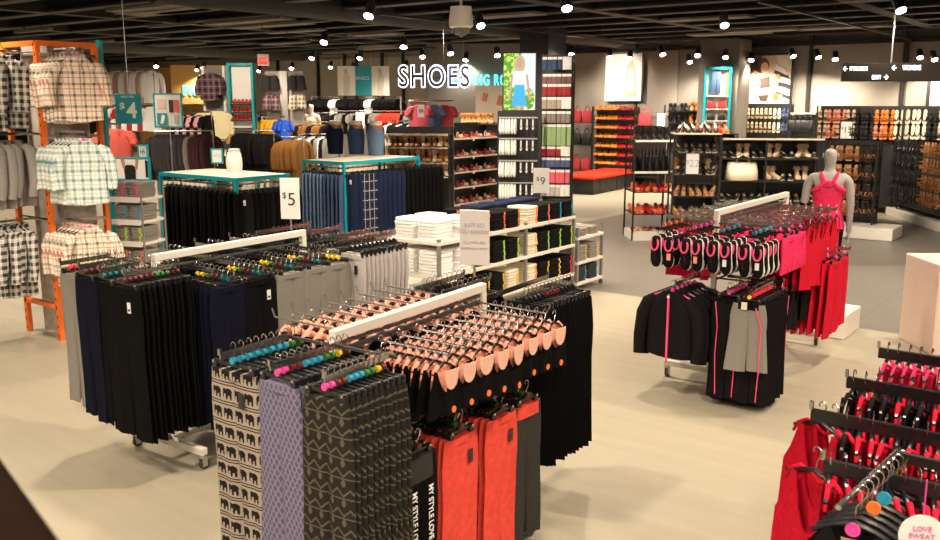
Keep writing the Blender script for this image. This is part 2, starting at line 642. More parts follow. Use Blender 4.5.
def shirt(name, m, w=0.5, L=0.72, sl=0.5, hang=BPLAS, collar=True, seed=0, depth=0.05, sleeve_r=0.058, disc=None, extra=None, hanger=True, parts=True, cuff=None):
    def mk():
        r = random.Random(seed)
        b = B()
        N = 20
        prof = [(0.0, 0.075, 0.045), (0.05, 0.12, 0.05), (0.13, w * 0.42, depth * 0.8), (0.22, w * 0.46, depth), (0.3, w * 0.47, depth), (0.55, w * 0.48, depth * 1.05), (0.8, w * 0.49, depth * 1.1), (1.0, w * 0.5, depth * 1.1)]
        rings = []
        for i, (t, hw, hd) in enumerate(prof):
            ring = []
            for j in range(N):
                a = 2 * PI * j / N
                ca, sa = math.cos(a), math.sin(a)
                zz = -0.075 - t * L
                if t == 1.0:
                    zz += 0.02 * ca * ca + 0.006 * math.sin(5 * a)
                ring.append((hw * math.copysign(abs(ca) ** 0.75, ca), hd * sa + 0.01 * t * math.sin(4 * a + seed), zz))
            rings.append(ring)
        b.loft(rings, m, cap=True)
        o = b.build(name, None, True)
        if sl:
            for s in (-1, 1):
                k = B() if parts else None
                q = k or B()
                x = s * w * 0.39
                k = q
                k.tube([(x - s * 0.03, 0, -0.15), (x + s * 0.03, -0.005, -0.185), (x + s * 0.075, -0.02, -0.28), (x + s * 0.095, -0.035, -0.12 - sl * 0.7), (x + s * 0.085, -0.06, -0.12 - sl)], [sleeve_r * 0.9, sleeve_r * 1.1, sleeve_r, sleeve_r * 0.9, sleeve_r * 0.8], m, 10)
                if cuff:
                    k.tube([(x + s * 0.1, -0.034, -0.08 - sl), (x + s * 0.1, -0.036, -0.13 - sl)], sleeve_r * 0.92, cuff, 10)
                k.build('sleeve', o, True)
        if collar:
            k = B()
            k.tube([(0.07 * math.cos(a), 0.045 * math.sin(a) - 0.004, -0.06 - 0.03 * (math.sin(a) < 0) * abs(math.sin(a)) ** 0.5) for a in [rad(-80 + 340 * i / 16) for i in range(17)]], 0.014, m, 6)
            k.build('collar', o, True)
            k = B()
            k.box((0, -depth * 1.02 - 0.003, -0.08 - L * 0.52), (0.03, 0.008, L * 0.86), m)
            for i in range(6):
                k.cyl((0, -depth * 1.02 - 0.009, -0.14 - i * L * 0.14), 0.006, 0.004, SOLEW, 8, 'y')
            k.build('button_placket', o)
            for s in (-1, 1):
                k = B()
                k.box((s * w * 0.22, -depth * 0.98, -0.08 - L * 0.3), (0.11, 0.008, 0.12), m)
                k.build('chest_pocket', o)
        if hanger:
            top_hanger(o, w * 0.8, hang, disc=disc)
        if extra:
            extra(o)
        return o
    return Kind(mk)


def row(kind, start, step, n, rz, label, group, cat, front=None, jit=0.03, jr=4, discs=None, frontidx=0, zj=0.006):
    out = []
    for i in range(n):
        o = kind.get()
        p = [start[k] + step[k] * i + (R.uniform(-jit, jit) * abs(step[k]) if k < 2 else 0) for k in range(3)]
        p[2] += 0
        place(o, p, rz + rad(R.uniform(-jr, jr)), front if (front and i == frontidx) else label, cat, group)
        o.scale = (R.uniform(0.98, 1.02), R.uniform(0.9, 1.1), R.uniform(0.975, 1.02))
        if discs:
            recolour(o, discs[min(len(discs) - 1, i * len(discs) // n)])
        out.append(o)
    return out


SIZES = [PNKS, MAROOND, MAROOND, CYAS, CYAS, GRNS, GRNS, YELS, MAROOND]
SIZES2 = [TEALD, TEALD, MAROOND, GRNS, YELS]


# ------------------------------------------------------------------ shoes
def foot(L=0.24, w=0.085):
    pr = [(-0.5, 0.0), (-0.47, 0.22), (-0.36, 0.34), (-0.15, 0.33), (0.08, 0.38), (0.27, 0.5), (0.4, 0.44), (0.48, 0.24), (0.5, 0.04)]
    up = [(a * L, c * w) for a, c in pr]
    dn = [(a * L, -c * w * 0.85) for a, c in pr[::-1][1:-1]]
    return up + dn


def lie(p):
    return p


def hang_map(p):
    """lying shoe (toe +X, up +Z) -> hanging with toe down and its top towards -Y; heel end near z=0"""
    return (p[1], -p[2], -p[0])


def shoe_body(b, m, L, w, hs, mp, z0=0.02):
    """closed shoe upper: heel to toe sections"""
    rings = []
    for s, ww, h in hs:
        x = (s - 0.5) * L
        ring = []
        for j in range(12):
            a = 2 * PI * j / 12
            y = w / 2 * ww * math.cos(a)
            z = z0 + (h * (0.55 + 0.45 * math.sin(a)) if math.sin(a) > -0.3 else h * 0.0)
            ring.append(mp((x, y, z)))
        rings.append(ring)
    b.loft(rings, m)


def slab(b, m, pts, z0, z1, mp):
    n = len(pts)
    vs = [mp((x, y, z0)) for x, y in pts] + [mp((x, y, z1)) for x, y in pts]
    fs = [tuple(range(n)), tuple(range(2 * n - 1, n - 1, -1))] + [(i, i + n, (i + 1) % n + n, (i + 1) % n) for i in range(n)]
    b.add(vs, fs, m)


def strap(b, m, x, w, h, mp, r=0.008, z0=0.02, dx=0.0):
    b.tube([mp((x + dx * math.cos(a), w / 2 * math.cos(a), z0 + h * math.sin(a))) for a in [PI * i / 6 for i in range(7)]], r, m, 5)


SNEAK = [(0.0, 0.45, 0.06), (0.06, 0.72, 0.075), (0.25, 0.8, 0.075), (0.42, 0.82, 0.068), (0.6, 0.95, 0.055), (0.8, 0.95, 0.042), (0.94, 0.7, 0.034), (1.0, 0.3, 0.02)]


def sneaker_kind(tagm):
    def mk():
        b = B()
        L, w = 0.265, 0.092
        mp = lambda p: hang_map((p[0] + 0.17, p[1], p[2]))
        shoe_body(b, BLK2, L, w, SNEAK, mp)
        o = b.build('trainer', None, True)
        k = B()
        pts = foot(L * 1.03, w * 1.04)
        slab(k, SOLEW, pts, -0.002, 0.024, mp)
        k.build('sole', o)
        k = B()
        ring = [mp((-0.068 + 0.05 * math.cos(a), 0.03 * math.sin(a), 0.083 + 0.004 * math.cos(a))) for a in [2 * PI * i / 14 for i in range(15)]]
        k.tube(ring, 0.009, NEON, 6)
        k.add([mp((-0.068 + 0.046 * math.cos(a), 0.026 * math.sin(a), 0.078)) for a in [2 * PI * i / 14 for i in range(14)]], [tuple(range(14))], PINK)
        k.build('collar_lining', o, True)
        k = B()
        for i in range(4):
            x = -0.005 + i * 0.02
            k.tube([mp((x, -0.02, 0.074 - i * 0.005)), mp((x + 0.004, 0, 0.08 - i * 0.005)), mp((x, 0.02, 0.074 - i * 0.005))], 0.003, NEON, 5)
        k.build('laces', o)
        if tagm:
            k = B()
            q = [(-0.028, -0.016), (0.028, -0.016), (0.028, 0.016), (-0.028, 0.016)]
            slab(k, tagm, [(x + 0.03, y + 0.005) for x, y in q], 0.087, 0.089, mp)
            k.build('price_tag', o)
        return o
    return Kind(mk)


def flat_sandal(name, sole, strapm, hanging=True, L=0.24, style=0):
    def mk():
        b = B()
        mp = (lambda p: hang_map((p[0] + L / 2, p[1], p[2]))) if hanging else lie
        slab(b, sole, foot(L, 0.085), 0, 0.014, mp)
        slab(b, strapm, foot(L * 1.03, 0.09), -0.006, 0.0, mp)
        if style == 0:
            strap(b, strapm, 0.05, 0.088, 0.045, mp, 0.012, 0.01)
            strap(b, strapm, 0.02, 0.085, 0.05, mp, 0.01, 0.01, 0.02)
            strap(b, strapm, -0.06, 0.07, 0.06, mp, 0.008, 0.01)
        else:
            for s in (-1, 1):
                b.tube([mp((0.07, 0, 0.012)), mp((0.05, s * 0.02, 0.035)), mp((0.0, s * 0.038, 0.01))], 0.008, strapm, 5)
        return b.build(name, None, True)
    return Kind(mk)


def court_shoe(name, m, inner, L=0.23, heel=0.0, sandal=False):
    def mk():
        b = B()
        def mp(p):
            return (p[0], p[1], p[2] + heel * max(0, min(1, (0.35 - p[0] / L) / 0.7)) ** 1.3)
        slab(b, inner, foot(L, 0.082), 0.0, 0.012, mp)
        if sandal:
            strap(b, m, 0.06, 0.085, 0.045, mp, 0.016, 0.008)
            strap(b, m, 0.025, 0.08, 0.055, mp, 0.011, 0.008, 0.03)
            strap(b, m, -0.075, 0.065, 0.085, mp, 0.009, 0.008)
        else:
            shoe_body(b, m, L, 0.08, [(0, 0.5, 0.05), (0.08, 0.75, 0.055), (0.3, 0.7, 0.035), (0.5, 0.82, 0.035), (0.72, 0.98, 0.045), (0.9, 0.8, 0.04), (1.0, 0.3, 0.02)], mp, 0.008)
            slab(b, inner, [(x * 0.5 - 0.035, y * 0.62) for x, y in foot(L, 0.08)], 0.045, 0.0465, mp)
        if heel:
            b.tube([mp((-L * 0.4, 0, 0)), (-L * 0.42, 0, 0.0)], [0.02, 0.013], m, 8)
        return b.build(name, None, True)
    return Kind(mk)


def boot_kind(name, m, sh=0.2):
    def mk():
        b = B()
        shoe_body(b, m, 0.25, 0.09, [(0, 0.6, 0.07), (0.1, 0.85, 0.1), (0.35, 0.85, 0.1), (0.55, 0.85, 0.07), (0.75, 0.98, 0.055), (0.92, 0.8, 0.045), (1.0, 0.3, 0.025)], lie, 0.014)
        slab(b, BLEA, foot(0.255, 0.094), 0, 0.016, lie)
        rings = []
        for z, rx, ry, cx in ((0.06, 0.05, 0.038, -0.07), (0.11, 0.046, 0.037, -0.075), (0.16, 0.05, 0.042, -0.075), (sh, 0.06, 0.05, -0.075), (sh + 0.012, 0.056, 0.046, -0.075)):
            rings.append([(cx + rx * math.cos(2 * PI * j / 12), ry * math.sin(2 * PI * j / 12), z) for j in range(12)])
        b.loft(rings, m)
        for s in (-1, 1):
            b.tube([(-0.13, 0, sh - 0.02), (-0.07, s * 0.052, sh - 0.025), (-0.01, s * 0.02, sh - 0.03)], 0.012, m, 6)
        return b.build(name, None, True)
    return Kind(mk)


# ------------------------------------------------------------------ folded clothes
def folded(name, m, sticker=None, w=0.25, d=0.3, h=0.032, seed=0):
    def mk():
        r = random.Random(seed)
        b = B()
        N = 24
        rings = []
        for z, k in ((0.0, 0.96), (0.25, 1.0), (0.75, 1.0), (1.0, 0.95)):
            ring = []
            for j in range(N):
                a = 2 * PI * j / N
                ca, sa = math.cos(a), math.sin(a)
                e = 0.28
                ring.append((k * w / 2 * math.copysign(abs(ca) ** e, ca) + 0.003 * math.sin(3 * a + seed), k * d / 2 * math.copysign(abs(sa) ** e, sa) + 0.003 * math.sin(5 * a + seed), z * h * (1 + 0.08 * math.sin(2 * a + seed))))
            rings.append(ring)
        b.loft(rings, m)
        o = b.build(name, None, True)
        if sticker:
            k = B()
            k.box((w * 0.3, -d / 2 - 0.001, h * 0.5), (0.024, 0.006, h * 0.85), sticker)
            k.build('size_sticker', o)
        return o
    return Kind(mk)


def stack(kind, p, n, h, label, group, cat, rz=0.0, top=None):
    for i in range(n):
        o = kind.get()
        place(o, (p[0] + R.uniform(-.006, .006), p[1] + R.uniform(-.006, .006), p[2] + i * h), rz + rad(R.uniform(-2.5, 2.5)), (top if (top and i == n - 1) else label), cat, group)


# ------------------------------------------------------------------ figures
def figure(name, joints, edges, radii, m, parent=None, loc=(0, 0, 0), rz=0.0, lv=2):
    me = bpy.data.meshes.new(name)
    me.from_pydata(joints, edges, [])
    me.materials.append(m)
    o = bpy.data.objects.new(name, me)
    COL.objects.link(o)
    if parent:
        o.parent = parent
    o.location = loc
    o.rotation_euler.z = rz
    o.modifiers.new('skin', 'SKIN')
    if not me.skin_vertices:
        bm = bmesh.new()
        bm.from_mesh(me)
        bm.verts.layers.skin.verify()
        bm.to_mesh(me)
        bm.free()
    sv = me.skin_vertices[0].data
    for i, q in enumerate(radii):
        sv[i].radius = q if isinstance(q, tuple) else (q, q)
        sv[i].use_root = i == 0
    s = o.modifiers.new('smooth', 'SUBSURF')
    s.levels = lv
    s.render_levels = lv
    dg = bpy.context.evaluated_depsgraph_get()
    new = bpy.data.meshes.new_from_object(o.evaluated_get(dg))
    o.modifiers.clear()
    o.data = new
    new.polygons.foreach_set('use_smooth', [True] * len(new.polygons))
    return o


def adult(name, m, H=1.75, loc=(0, 0, 0), rz=0.0, arms='down', detail=True):
    """upright adult figure, front towards -Y, feet at z=0"""
    k = H / 1.75
    J = [(0, 0, .95), (0, .005, 1.08), (0, .01, 1.22), (0, .005, 1.36), (0, .0, 1.45), (0, -.005, 1.51), (0, -.01, 1.57), (0, -.012, 1.655), (0, -.005, 1.72)]
    Rr = [(.155, .11), (.125, .09), (.14, .1), (.15, .1), (.075, .06), (.05, .05), (.062, .07), (.077, .095), (.05, .06)]
    E = [(i, i + 1) for i in range(8)]
    for s in (-1, 1):
        n = len(J)
        if arms == 'down':
            J += [(s * .155, .01, 1.40), (s * .205, .015, 1.37), (s * .235, .03, 1.12), (s * .235, -.02, .88), (s * .235, -.035, .80)]
        else:
            J += [(s * .155, .01, 1.40), (s * .205, .015, 1.37), (s * .26, .05, 1.13), (s * .2, -.1, 1.0), (s * .16, -.14, .96)]
        Rr += [.062, .056, .042, .03, .028]
        E += [(3, n), (n, n + 1), (n + 1, n + 2), (n + 2, n + 3), (n + 3, n + 4)]
        n = len(J)
        J += [(s * .085, 0, .86), (s * .095, -.01, .5), (s * .1, .02, .1), (s * .1, .02, .045), (s * .105, -.09, .03), (s * .107, -.15, .022)]
        Rr += [(.092, .092), .06, .038, .042, (.04, .03), (.035, .02)]
        E += [(0, n), (n, n + 1), (n + 1, n + 2), (n + 2, n + 3), (n + 3, n + 4), (n + 4, n + 5)]
    J = [(a * k, b * k, c * k) for a, b, c in J]
    Rr = [tuple(q * k for q in r) if isinstance(r, tuple) else r * k for r in Rr]
    o = figure(name, J, E, Rr, m, None, loc, rz)
    if detail:
        bm = bmesh.new()
        bm.from_mesh(o.data)
        def bits(fn):
            b = B()
            fn(b)
            me = bpy.data.meshes.new('x')
            me.from_pydata(b.v, [], b.f)
            bm.from_mesh(me)
            bpy.data.meshes.remove(me)
        def face(b):
            b.ell((0, -.098 * k, 1.63 * k), (.014 * k, .02 * k, .026 * k), m)
            b.ell((0, -.092 * k, 1.585 * k), (.024 * k, .012 * k, .009 * k), m)
            for s in (-1, 1):
                b.ell((s * .03 * k, -.084 * k, 1.655 * k), (.014 * k, .01 * k, .008 * k), m)
                b.ell((s * .076 * k, 0, 1.64 * k), (.009 * k, .018 * k, .028 * k), m)
                hx, hy, hz = (s * .235, -.04, .79) if arms == 'down' else (s * .15, -.15, .95)
                b.ell((hx * k, hy * k, (hz - .03) * k), (.018 * k, .036 * k, .045 * k), m)
                for f in range(4):
                    y = hy - .027 + f * .018
                    l = (.062, .072, .068, .055)[f]
                    b.tube([(hx * k, y * k, (hz - .06) * k), ((hx - s * .004) * k, y * k, (hz - .06 - l * .5) * k), ((hx - s * .018) * k, y * k, (hz - .06 - l) * k)], [.009 * k, .0085 * k, .006 * k], m, 6)
                b.tube([((hx - s * .005) * k, (hy - .025) * k, (hz - .01) * k), ((hx - s * .02) * k, (hy - .05) * k, (hz - .045) * k), ((hx - s * .025) * k, (hy - .052) * k, (hz - .075) * k)], [.012 * k, .01 * k, .007 * k], m, 6)
        bits(face)
        bm.to_mesh(o.data)
        bm.free()
        o.data.polygons.foreach_set('use_smooth', [True] * len(o.data.polygons))
    return o


# ------------------------------------------------------------------ shop fittings
def garment_rack(label, loc, beam, arms, base_x=0.8, beam_z=1.42, name='garment_rack', rot=0.0, base_y=None, beam_off=0.0):
    """beam runs along local Y from 0; arms = list of (p0, p1, style)"""
    t = empty(name, loc, rot, label, 'clothes rack', 'wheeled white clothes racks')
    k = B()
    k.box((0, beam / 2, beam_z - 0.025), (0.045, beam, 0.05), WHITE, ch=0.004)
    k.build('top_beam', t)
    for y in (0.02, beam - 0.02):
        k = B()
        k.box((0, y, (beam_z - 0.05 + 0.12) / 2), (0.044, 0.044, beam_z - 0.05 - 0.12), WHITE, ch=0.003)
        k.build('post', t)
        k = B()
        k.box((0, y, 0.135), (base_x, 0.05, 0.05), WHITE, ch=0.004)
        k.build('base_foot', t)
        for s in (-1, 1):
            k = B()
            x = s * (base_x / 2 - 0.03)
            k.cyl((x, y, 0.1), 0.02, 0.03, STEEL, 10)
            for q in (-1, 1):
                k.box((x + q * 0.018, y + 0.008, 0.06), (0.004, 0.04, 0.07), STEEL)
            k.cyl((x, y + 0.015, 0.037), 0.037, 0.026, RUBBER, 16, 'x')
            k.build('caster', t, True)
    k = B()
    k.box((0, beam / 2, 0.135), (0.045, beam, 0.045), WHITE, ch=0.003)
    k.build('base_rail', t)
    zs = sorted({(round(a[0][2], 2), a[0][1] < 0.05, a[0][1] > beam - 0.05) for a in arms})
    for p0, p1, st in arms:
        k = B()
        if st == 'prong':
            d = Vector(p1) - Vector(p0)
            e = Vector(p1) + d.normalized() * 0.02 + Vector((0, 0, 0.045))
            k.tube([p0, p1, e], 0.0055, PRONG, 6)
        elif st == 'flat':
            d = Vector(p1) - Vector(p0)
            c = (Vector(p0) + Vector(p1)) / 2
            sz = (abs(d.x) + 0.008 * (abs(d.x) < 0.01), abs(d.y) + 0.008 * (abs(d.y) < 0.01), 0.03)
            k.box((c.x, c.y, c.z - 0.012), sz, CHROME)
            k.box((p1[0], p1[1], p1[2] + 0.008), (0.014, 0.014, 0.03), CHROME)
        else:
            d = Vector(p1) - Vector(p0)
            e = Vector(p1) + d.normalized() * 0.004 + Vector((0, 0, 0.03))
            k.tube([p0, p1, e], 0.008, STEEL, 8)
        k.build('arm', t)
    # cross rails the arms hook into
    for z, near, far in zs:
        k = B()
        if near:
            xs = [a[0][0] for a in arms if a[0][1] < 0.05 and round(a[0][2], 2) == z] + [0]
            k.box(((min(xs) + max(xs)) / 2, 0.02, z - 0.025), (max(xs) - min(xs) + 0.05, 0.012, 0.014), RUBBER)
        elif far:
            xs = [a[0][0] for a in arms if a[0][1] > beam - 0.05 and round(a[0][2], 2) == z] + [0]
            k.box(((min(xs) + max(xs)) / 2, beam - 0.02, z - 0.025), (max(xs) - min(xs) + 0.05, 0.012, 0.014), RUBBER)
        else:
            k.box((0, beam / 2, z), (0.012, beam, 0.014), RUBBER)
        k.build('cross_rail', t)
    return t


def card_sign(name, c, w, h, rz, label, face=CARD, frame=None, txt=None, group=None, stand=None, th=0.012, lines=()):
    """upright printed sign; c = centre of the card"""
    t = empty(name, c, rz, label, 'sign', group)
    k = B()
    k.box((0, 0, 0), (w, th, h), face, ch=0.002)
    k.build('card', t)
    if frame:
        k = B()
        f = 0.02 * max(1, w / 0.4)
        for s in (-1, 1):
            k.box((s * w / 2, 0, 0), (f, th + 0.01, h + f), frame)
            k.box((0, 0, s * h / 2), (w - f, th + 0.01, f), frame)
        k.build('sign_frame', t)
    for q in lines:
        body, size, m, x, z = q[:5]
        text(body, size, m, 'lettering', t, (x, -th / 2 - 0.002, z), depth=0.001, offset=q[5] if len(q) > 5 else 0.0, sx=q[6] if len(q) > 6 else 1.0)
    if stand:
        k = B()
        k.cyl((0, 0, -h / 2 - stand / 2), 0.008, stand, STEEL, 8)
        k.build('sign_stem', t)
    return t


def art(parent, polys, y0, name='printed_picture'):
    """flat printed picture: coloured shapes one over another"""
    k = B()
    for i, (m, pts) in enumerate(polys):
        k.prism(pts, y0 - 0.0012 * (i + 1), y0, m)
    return k.build(name, parent)


def oval(cx, cz, rx, rz, n=14):
    return [(cx + rx * math.cos(2 * PI * i / n), cz + rz * math.sin(2 * PI * i / n)) for i in range(n)]


def rect(x0, z0, x1, z1):
    return [(x0, z0), (x1, z0), (x1, z1), (x0, z1)]

# ================================================================== SETTING
def struct(b, name, smooth=False):
    return tag(b.build(name, None, smooth), kind='structure')


fm = mat('pale_floor', (0.36, 0.315, 0.235), rough=0.42, spec=0.4, noise=0.13, nscale=3.0, stretch=(0.35, 3.0, 1))
fg = mat('grey_tile_floor', (0.17, 0.152, 0.13), rough=0.35, spec=0.4, noise=0.12, nscale=2.5)
g_ = NG(fg)
jx = g_.op('LESS_THAN', g_.op('FRACT', g_.op('MULTIPLY', g_.x, 0.82)), 0.008)
jy = g_.op('LESS_THAN', g_.op('FRACT', g_.op('MULTIPLY', g_.y, 1.64)), 0.014)
base_link = g_.b.inputs['Base Color'].links[0].from_socket
g_.out(g_.mix(g_.op('MAXIMUM', jx, jy), base_link, (0.1, 0.09, 0.08)))
b = B()
b.add([(-55, -6, 0), (6, -6, 0), (6, 10.35, 0), (-55, 10.35, 0)], [(0, 1, 2, 3)], fm)
b.add([(-55, 20.5, 0), (6, 20.5, 0), (6, 26, 0), (-55, 26, 0)], [(0, 1, 2, 3)], fm)
b.add([(-55, 10.35, 0), (-9.2, 10.35, 0), (-9.2, 20.5, 0), (-55, 20.5, 0)], [(0, 1, 2, 3)], fm)
b.add([(-9.2, 10.35, 0), (6, 10.35, 0), (6, 20.5, 0), (-9.2, 20.5, 0)], [(0, 1, 2, 3)], fg)
struct(b, 'floor')

wallm = mat('grey_plaster', (0.19, 0.17, 0.147), rough=0.8, noise=0.05, nscale=2)
wallp = mat('pale_plaster', (0.26, 0.23, 0.2), rough=0.8, noise=0.05, nscale=2)
wallo = mat('ochre_wood_panel', (0.62, 0.33, 0.1), rough=0.6, noise=0.12, nscale=4, stretch=(1, 1, 0.1))
ceilm = mat('dark_ceiling_deck', (0.03, 0.025, 0.021), rough=0.9, noise=0.3, nscale=1.5)
beamm = mat('dark_ceiling_steel', (0.016, 0.014, 0.012), rough=0.7, noise=0.2, nscale=3)
WY = 26.0
b = B()
b.box((-24.5, WY + 0.1, 2.15), (61, 0.2, 4.3), wallm)
struct(b, 'wall_back')
b = B()
b.box((-50.1, 10, 2.5), (0.2, 32, 5), wallm)
struct(b, 'wall_left')
b = B()
b.box((6.1, 10, 2.5), (0.2, 32, 5), wallm)
struct(b, 'wall_right')
b = B()
b.box((-22, -6.1, 2.5), (57, 0.2, 5), wallm)
struct(b, 'wall_front')
b = B()
b.box((-22, 10, 5.0), (57, 33, 0.2), ceilm)
struct(b, 'ceiling')
# pale wall panels between dark mullions on the back wall
for i, (x0, x1, m_) in enumerate([(-15.3, -13.0, wallp), (-12.9, -11.6, wallp), (-9.9, -7.75, wallp), (-7.6, -5.35, wallp), (-5.2, -3.2, wallp), (-3.1, -1.0, wallp), (-19.5, -17.6, wallm), (-17.5, -15.5, wallm),
                                  (-27, -25, wallp), (-24.9, -22.6, wallp), (-22.5, -20.2, wallp), (-29.4, -27.2, wallp), (-32, -29.6, wallp)]):
    b = B()
    b.box(((x0 + x1) / 2, WY - 0.03, 3.05), (x1 - x0, 0.06, 2.1), m_)
    struct(b, 'trim_%d' % (i + 1))
b = B()
b.box((-36.5, WY - 0.04, 2.2), (6.5, 0.08, 3.6), wallo)
struct(b, 'trim_20')
for i, x in enumerate((-15.4, -12.95, -7.68, -5.28, -3.15, -9.97, -27.1, -24.95, -22.55, -20.1, -29.5, -25.6, -23.6)):
    b = B()
    b.box((x, WY - 0.1, 2.9), (0.08, 0.1, 2.9), BMETAL)
    struct(b, 'trim_%d' % (30 + i))
b = B()
b.box((-11, WY - 0.12, 4.02), (20, 0.1, 0.1), BMETAL)
struct(b, 'trim_50')
# ceiling steel and services
k = 51
R2 = random.Random(3)
for i in range(13):
    y = 7 + i * 1.55
    b = B()
    b.box((-24, y, 4.55), (54, 0.16, 0.5), beamm)
    b.box((-24, y, 4.28), (54, 0.3, 0.05), beamm)
    struct(b, 'ceiling_beam')
for i in range(11):
    x = -46 + i * 4.6
    b = B()
    b.box((x, 14, 4.42), (0.3, 26, 0.34), beamm)
    struct(b, 'ceiling_beam')
pan = mat('pale_ceiling_panel', (0.2, 0.175, 0.145), rough=0.9, noise=0.15, nscale=3)
for i in range(30):
    x, y = R2.uniform(-22, 0), R2.uniform(10, 25)
    b = B()
    b.box((x, y, 4.22), (R2.uniform(1.0, 2.6), R2.uniform(0.3, 0.7), 0.05), pan)
    for s in (-1, 1):
        b.box((x + s * 0.4, y, 4.55), (0.02, 0.02, 0.62), beamm)
    struct(b, 'ceiling_panel')
for i in range(14):
    x, y = R2.uniform(-40, -14), R2.uniform(10, 25)
    b = B()
    b.box((x, y, 4.15), (R2.uniform(1.0, 3), 0.12, 0.06), pan)
    for s in (-1, 1):
        b.box((x + s * 0.4, y, 4.55), (0.02, 0.02, 0.75), beamm)
    struct(b, 'ceiling_panel')
for x, y0, y1, r_ in ((-13.2, 9, 25, 0.3), (-27, 8, 25, 0.35)):
    b = B()
    b.tube([(x, y0, 4.35), (x, y1, 4.35)], r_, beamm, 16)
    struct(b, 'ceiling_duct', True)
b = B()
b.box((-12.6, 19.9, 2.2), (0.85, 0.85, 4.4), mat('black_column', (0.012, 0.011, 0.011), rough=0.5))
struct(b, 'column')
marb = mat('grey_marbled_column', (0.34, 0.3, 0.26), rough=0.6, noise=0.75, nscale=9)
b = B()
b.box((-9.32, 5.1, 1.54), (0.55, 0.4, 3.08), marb)
struct(b, 'column')
b = B()
b.box((-9.75, 24.95, 2.05), (1.15, 0.9, 4.2), mat('dark_grey_column', (0.12, 0.105, 0.09), rough=0.8))
struct(b, 'column')

# ------------------------------------------------------------------ ceiling lamps
LAMP = mat('lit_lamp_lens', (1, 1, 1), emit=(1, 0.86, 0.66), es=45)
CAN = mat('black_lamp_can', (0.02, 0.018, 0.017), rough=0.4)


def spot(x, y, z, tilt, az, power, angle=100, r=0.07):
    l = bpy.data.lights.new('spot', 'SPOT')
    l.energy = power
    l.spot_size = rad(angle)
    l.spot_blend = 0.7
    l.shadow_soft_size = r
    l.color = (1, 0.85, 0.66)
    o = bpy.data.objects.new('spot_light', l)
    COL.objects.link(o)
    o.location = (x, y, z)
    o.rotation_euler = (rad(tilt), 0, az)
    return o


def make_lamp():
    t = empty('track_spotlight')
    k = B()
    k.cyl((0, 0, 0), 0.075, 0.22, CAN, 16)
    k.cyl((0, 0, 0.12), 0.05, 0.03, CAN, 16)
    k.build('lamp_can', t, True)
    k = B()
    k.cyl((0, 0, -0.112), 0.068, 0.012, LAMP, 16)
    k.build('lamp_lens', t)
    k = B()
    k.box((0, 0.085, 0.06), (0.02, 0.012, 0.26), CAN)
    k.box((0, 0.045, 0.19), (0.02, 0.09, 0.012), CAN)
    k.build('bracket', t)
    return t


lamp = Kind(make_lamp)
PW = 310
LABL = {(370, 10): 'glaring ceiling spotlight nearest the camera, high above the jeans table',
        (479.4, 20.4): 'tilted ceiling spotlight beside the white camera dome',
        (609.8, 54): 'glaring ceiling spotlight in front of the bright white wall poster',
        (792, 53): 'glaring ceiling spotlight at the top corner of the zebra photo poster',
        (724, 20): 'black canister spotlight hanging below the beams over the narrow teal display',
        (899, 4): 'ceiling spotlight above the hanging direction sign',
        (566, 2): 'ceiling spotlight at the picture top above the sock display'}
for (u, v) in [(370, 10), (324.5, 38), (403.8, 43), (450, 50), (479.4, 20.4), (312.6, 55), (360.6, 55), (422.5, 53.5), (466, 57), (442, 60), (406, 64), (353, 66), (331, 65), (498.5, 61), (497, 52), (571.7, 51), (609.8, 54), (566, 2),
               (661.5, 51), (689, 59), (698, 52), (725.5, 54), (724, 20), (792, 53), (816.4, 54), (834.5, 56), (919, 54), (933, 56), (899, 4), (156, 64), (197.4, 68), (203.6, 66), (259.4, 69), (292, 66), (630, 55), (751, 57)]:
    z = 3.8 if v < 30 else 3.72
    x, y = G(u, v, z)
    if y > 25.4:
        x, y, z = D(u, 25.2 / (0.8 + 0.6 * (u - 470) / FPX), 3.6)[0], 25.1, 3.0
        d = math.hypot(x, y)
        dd = FW[0] * x + FW[1] * y
        z = V(v, dd)
    o = lamp.get()
    toward = rad(R.uniform(-40, 40))
    place(o, (x, y, z), 0, LABL.get((u, v), None), 'spotlight', 'spotlights along the dark ceiling')
    if (u, v) not in LABL:
        o['label'] = 'small black ceiling spotlight in the lit rows under the dark ceiling'
    big = (u, v) in LABL
    o.rotation_euler = (rad(38 if u not in (724,) else 20), 0, YAW + PI + rad(R.uniform(-30, 30)) if False else YAW + rad(R.uniform(-25, 25)))
    o.rotation_euler.x = rad(-34)
    sp_ = spot(x, y, z - 0.16, R.uniform(-14, 14), R.uniform(0, 6), PW * (0.9 if y > 15 else 1.0), 125)
# lamps of the same ceiling over the near half of the shop (above the picture)
for x in (-13, -10, -7, -4, -1.2, 1.5):
    for y in (-2.5, 0.8, 4.2, 7.4, 10.6, 14):
        if y > 10 and x < -7:
            continue
        if y > 13 and x < -4:
            continue
        spot(x + R.uniform(-.4, .4), y + R.uniform(-.4, .4), 3.8, R.uniform(-15, 15), R.uniform(0, 6), PW * 1.0, 125, 0.09)
for x in (-38, -32, -27, -22, -18):
    for y in (9, 15, 21):
        spot(x, y, 3.9, 0, 0, PW * 1.6, 140, 0.1)
for x, y, az in ((-3.2, -2.2, 25), (-1.0, -1.6, 40), (0.8, -1.0, 45), (-5.5, -1.5, 20), (-8, 1.5, 40), (0.9, 2.0, 50), (0.6, 5.5, 55)):
    spot(x, y, 3.9, 58, rad(az), PW * 0.6, 85, 0.12)  # added front fill from the camera side, without lamp bodies
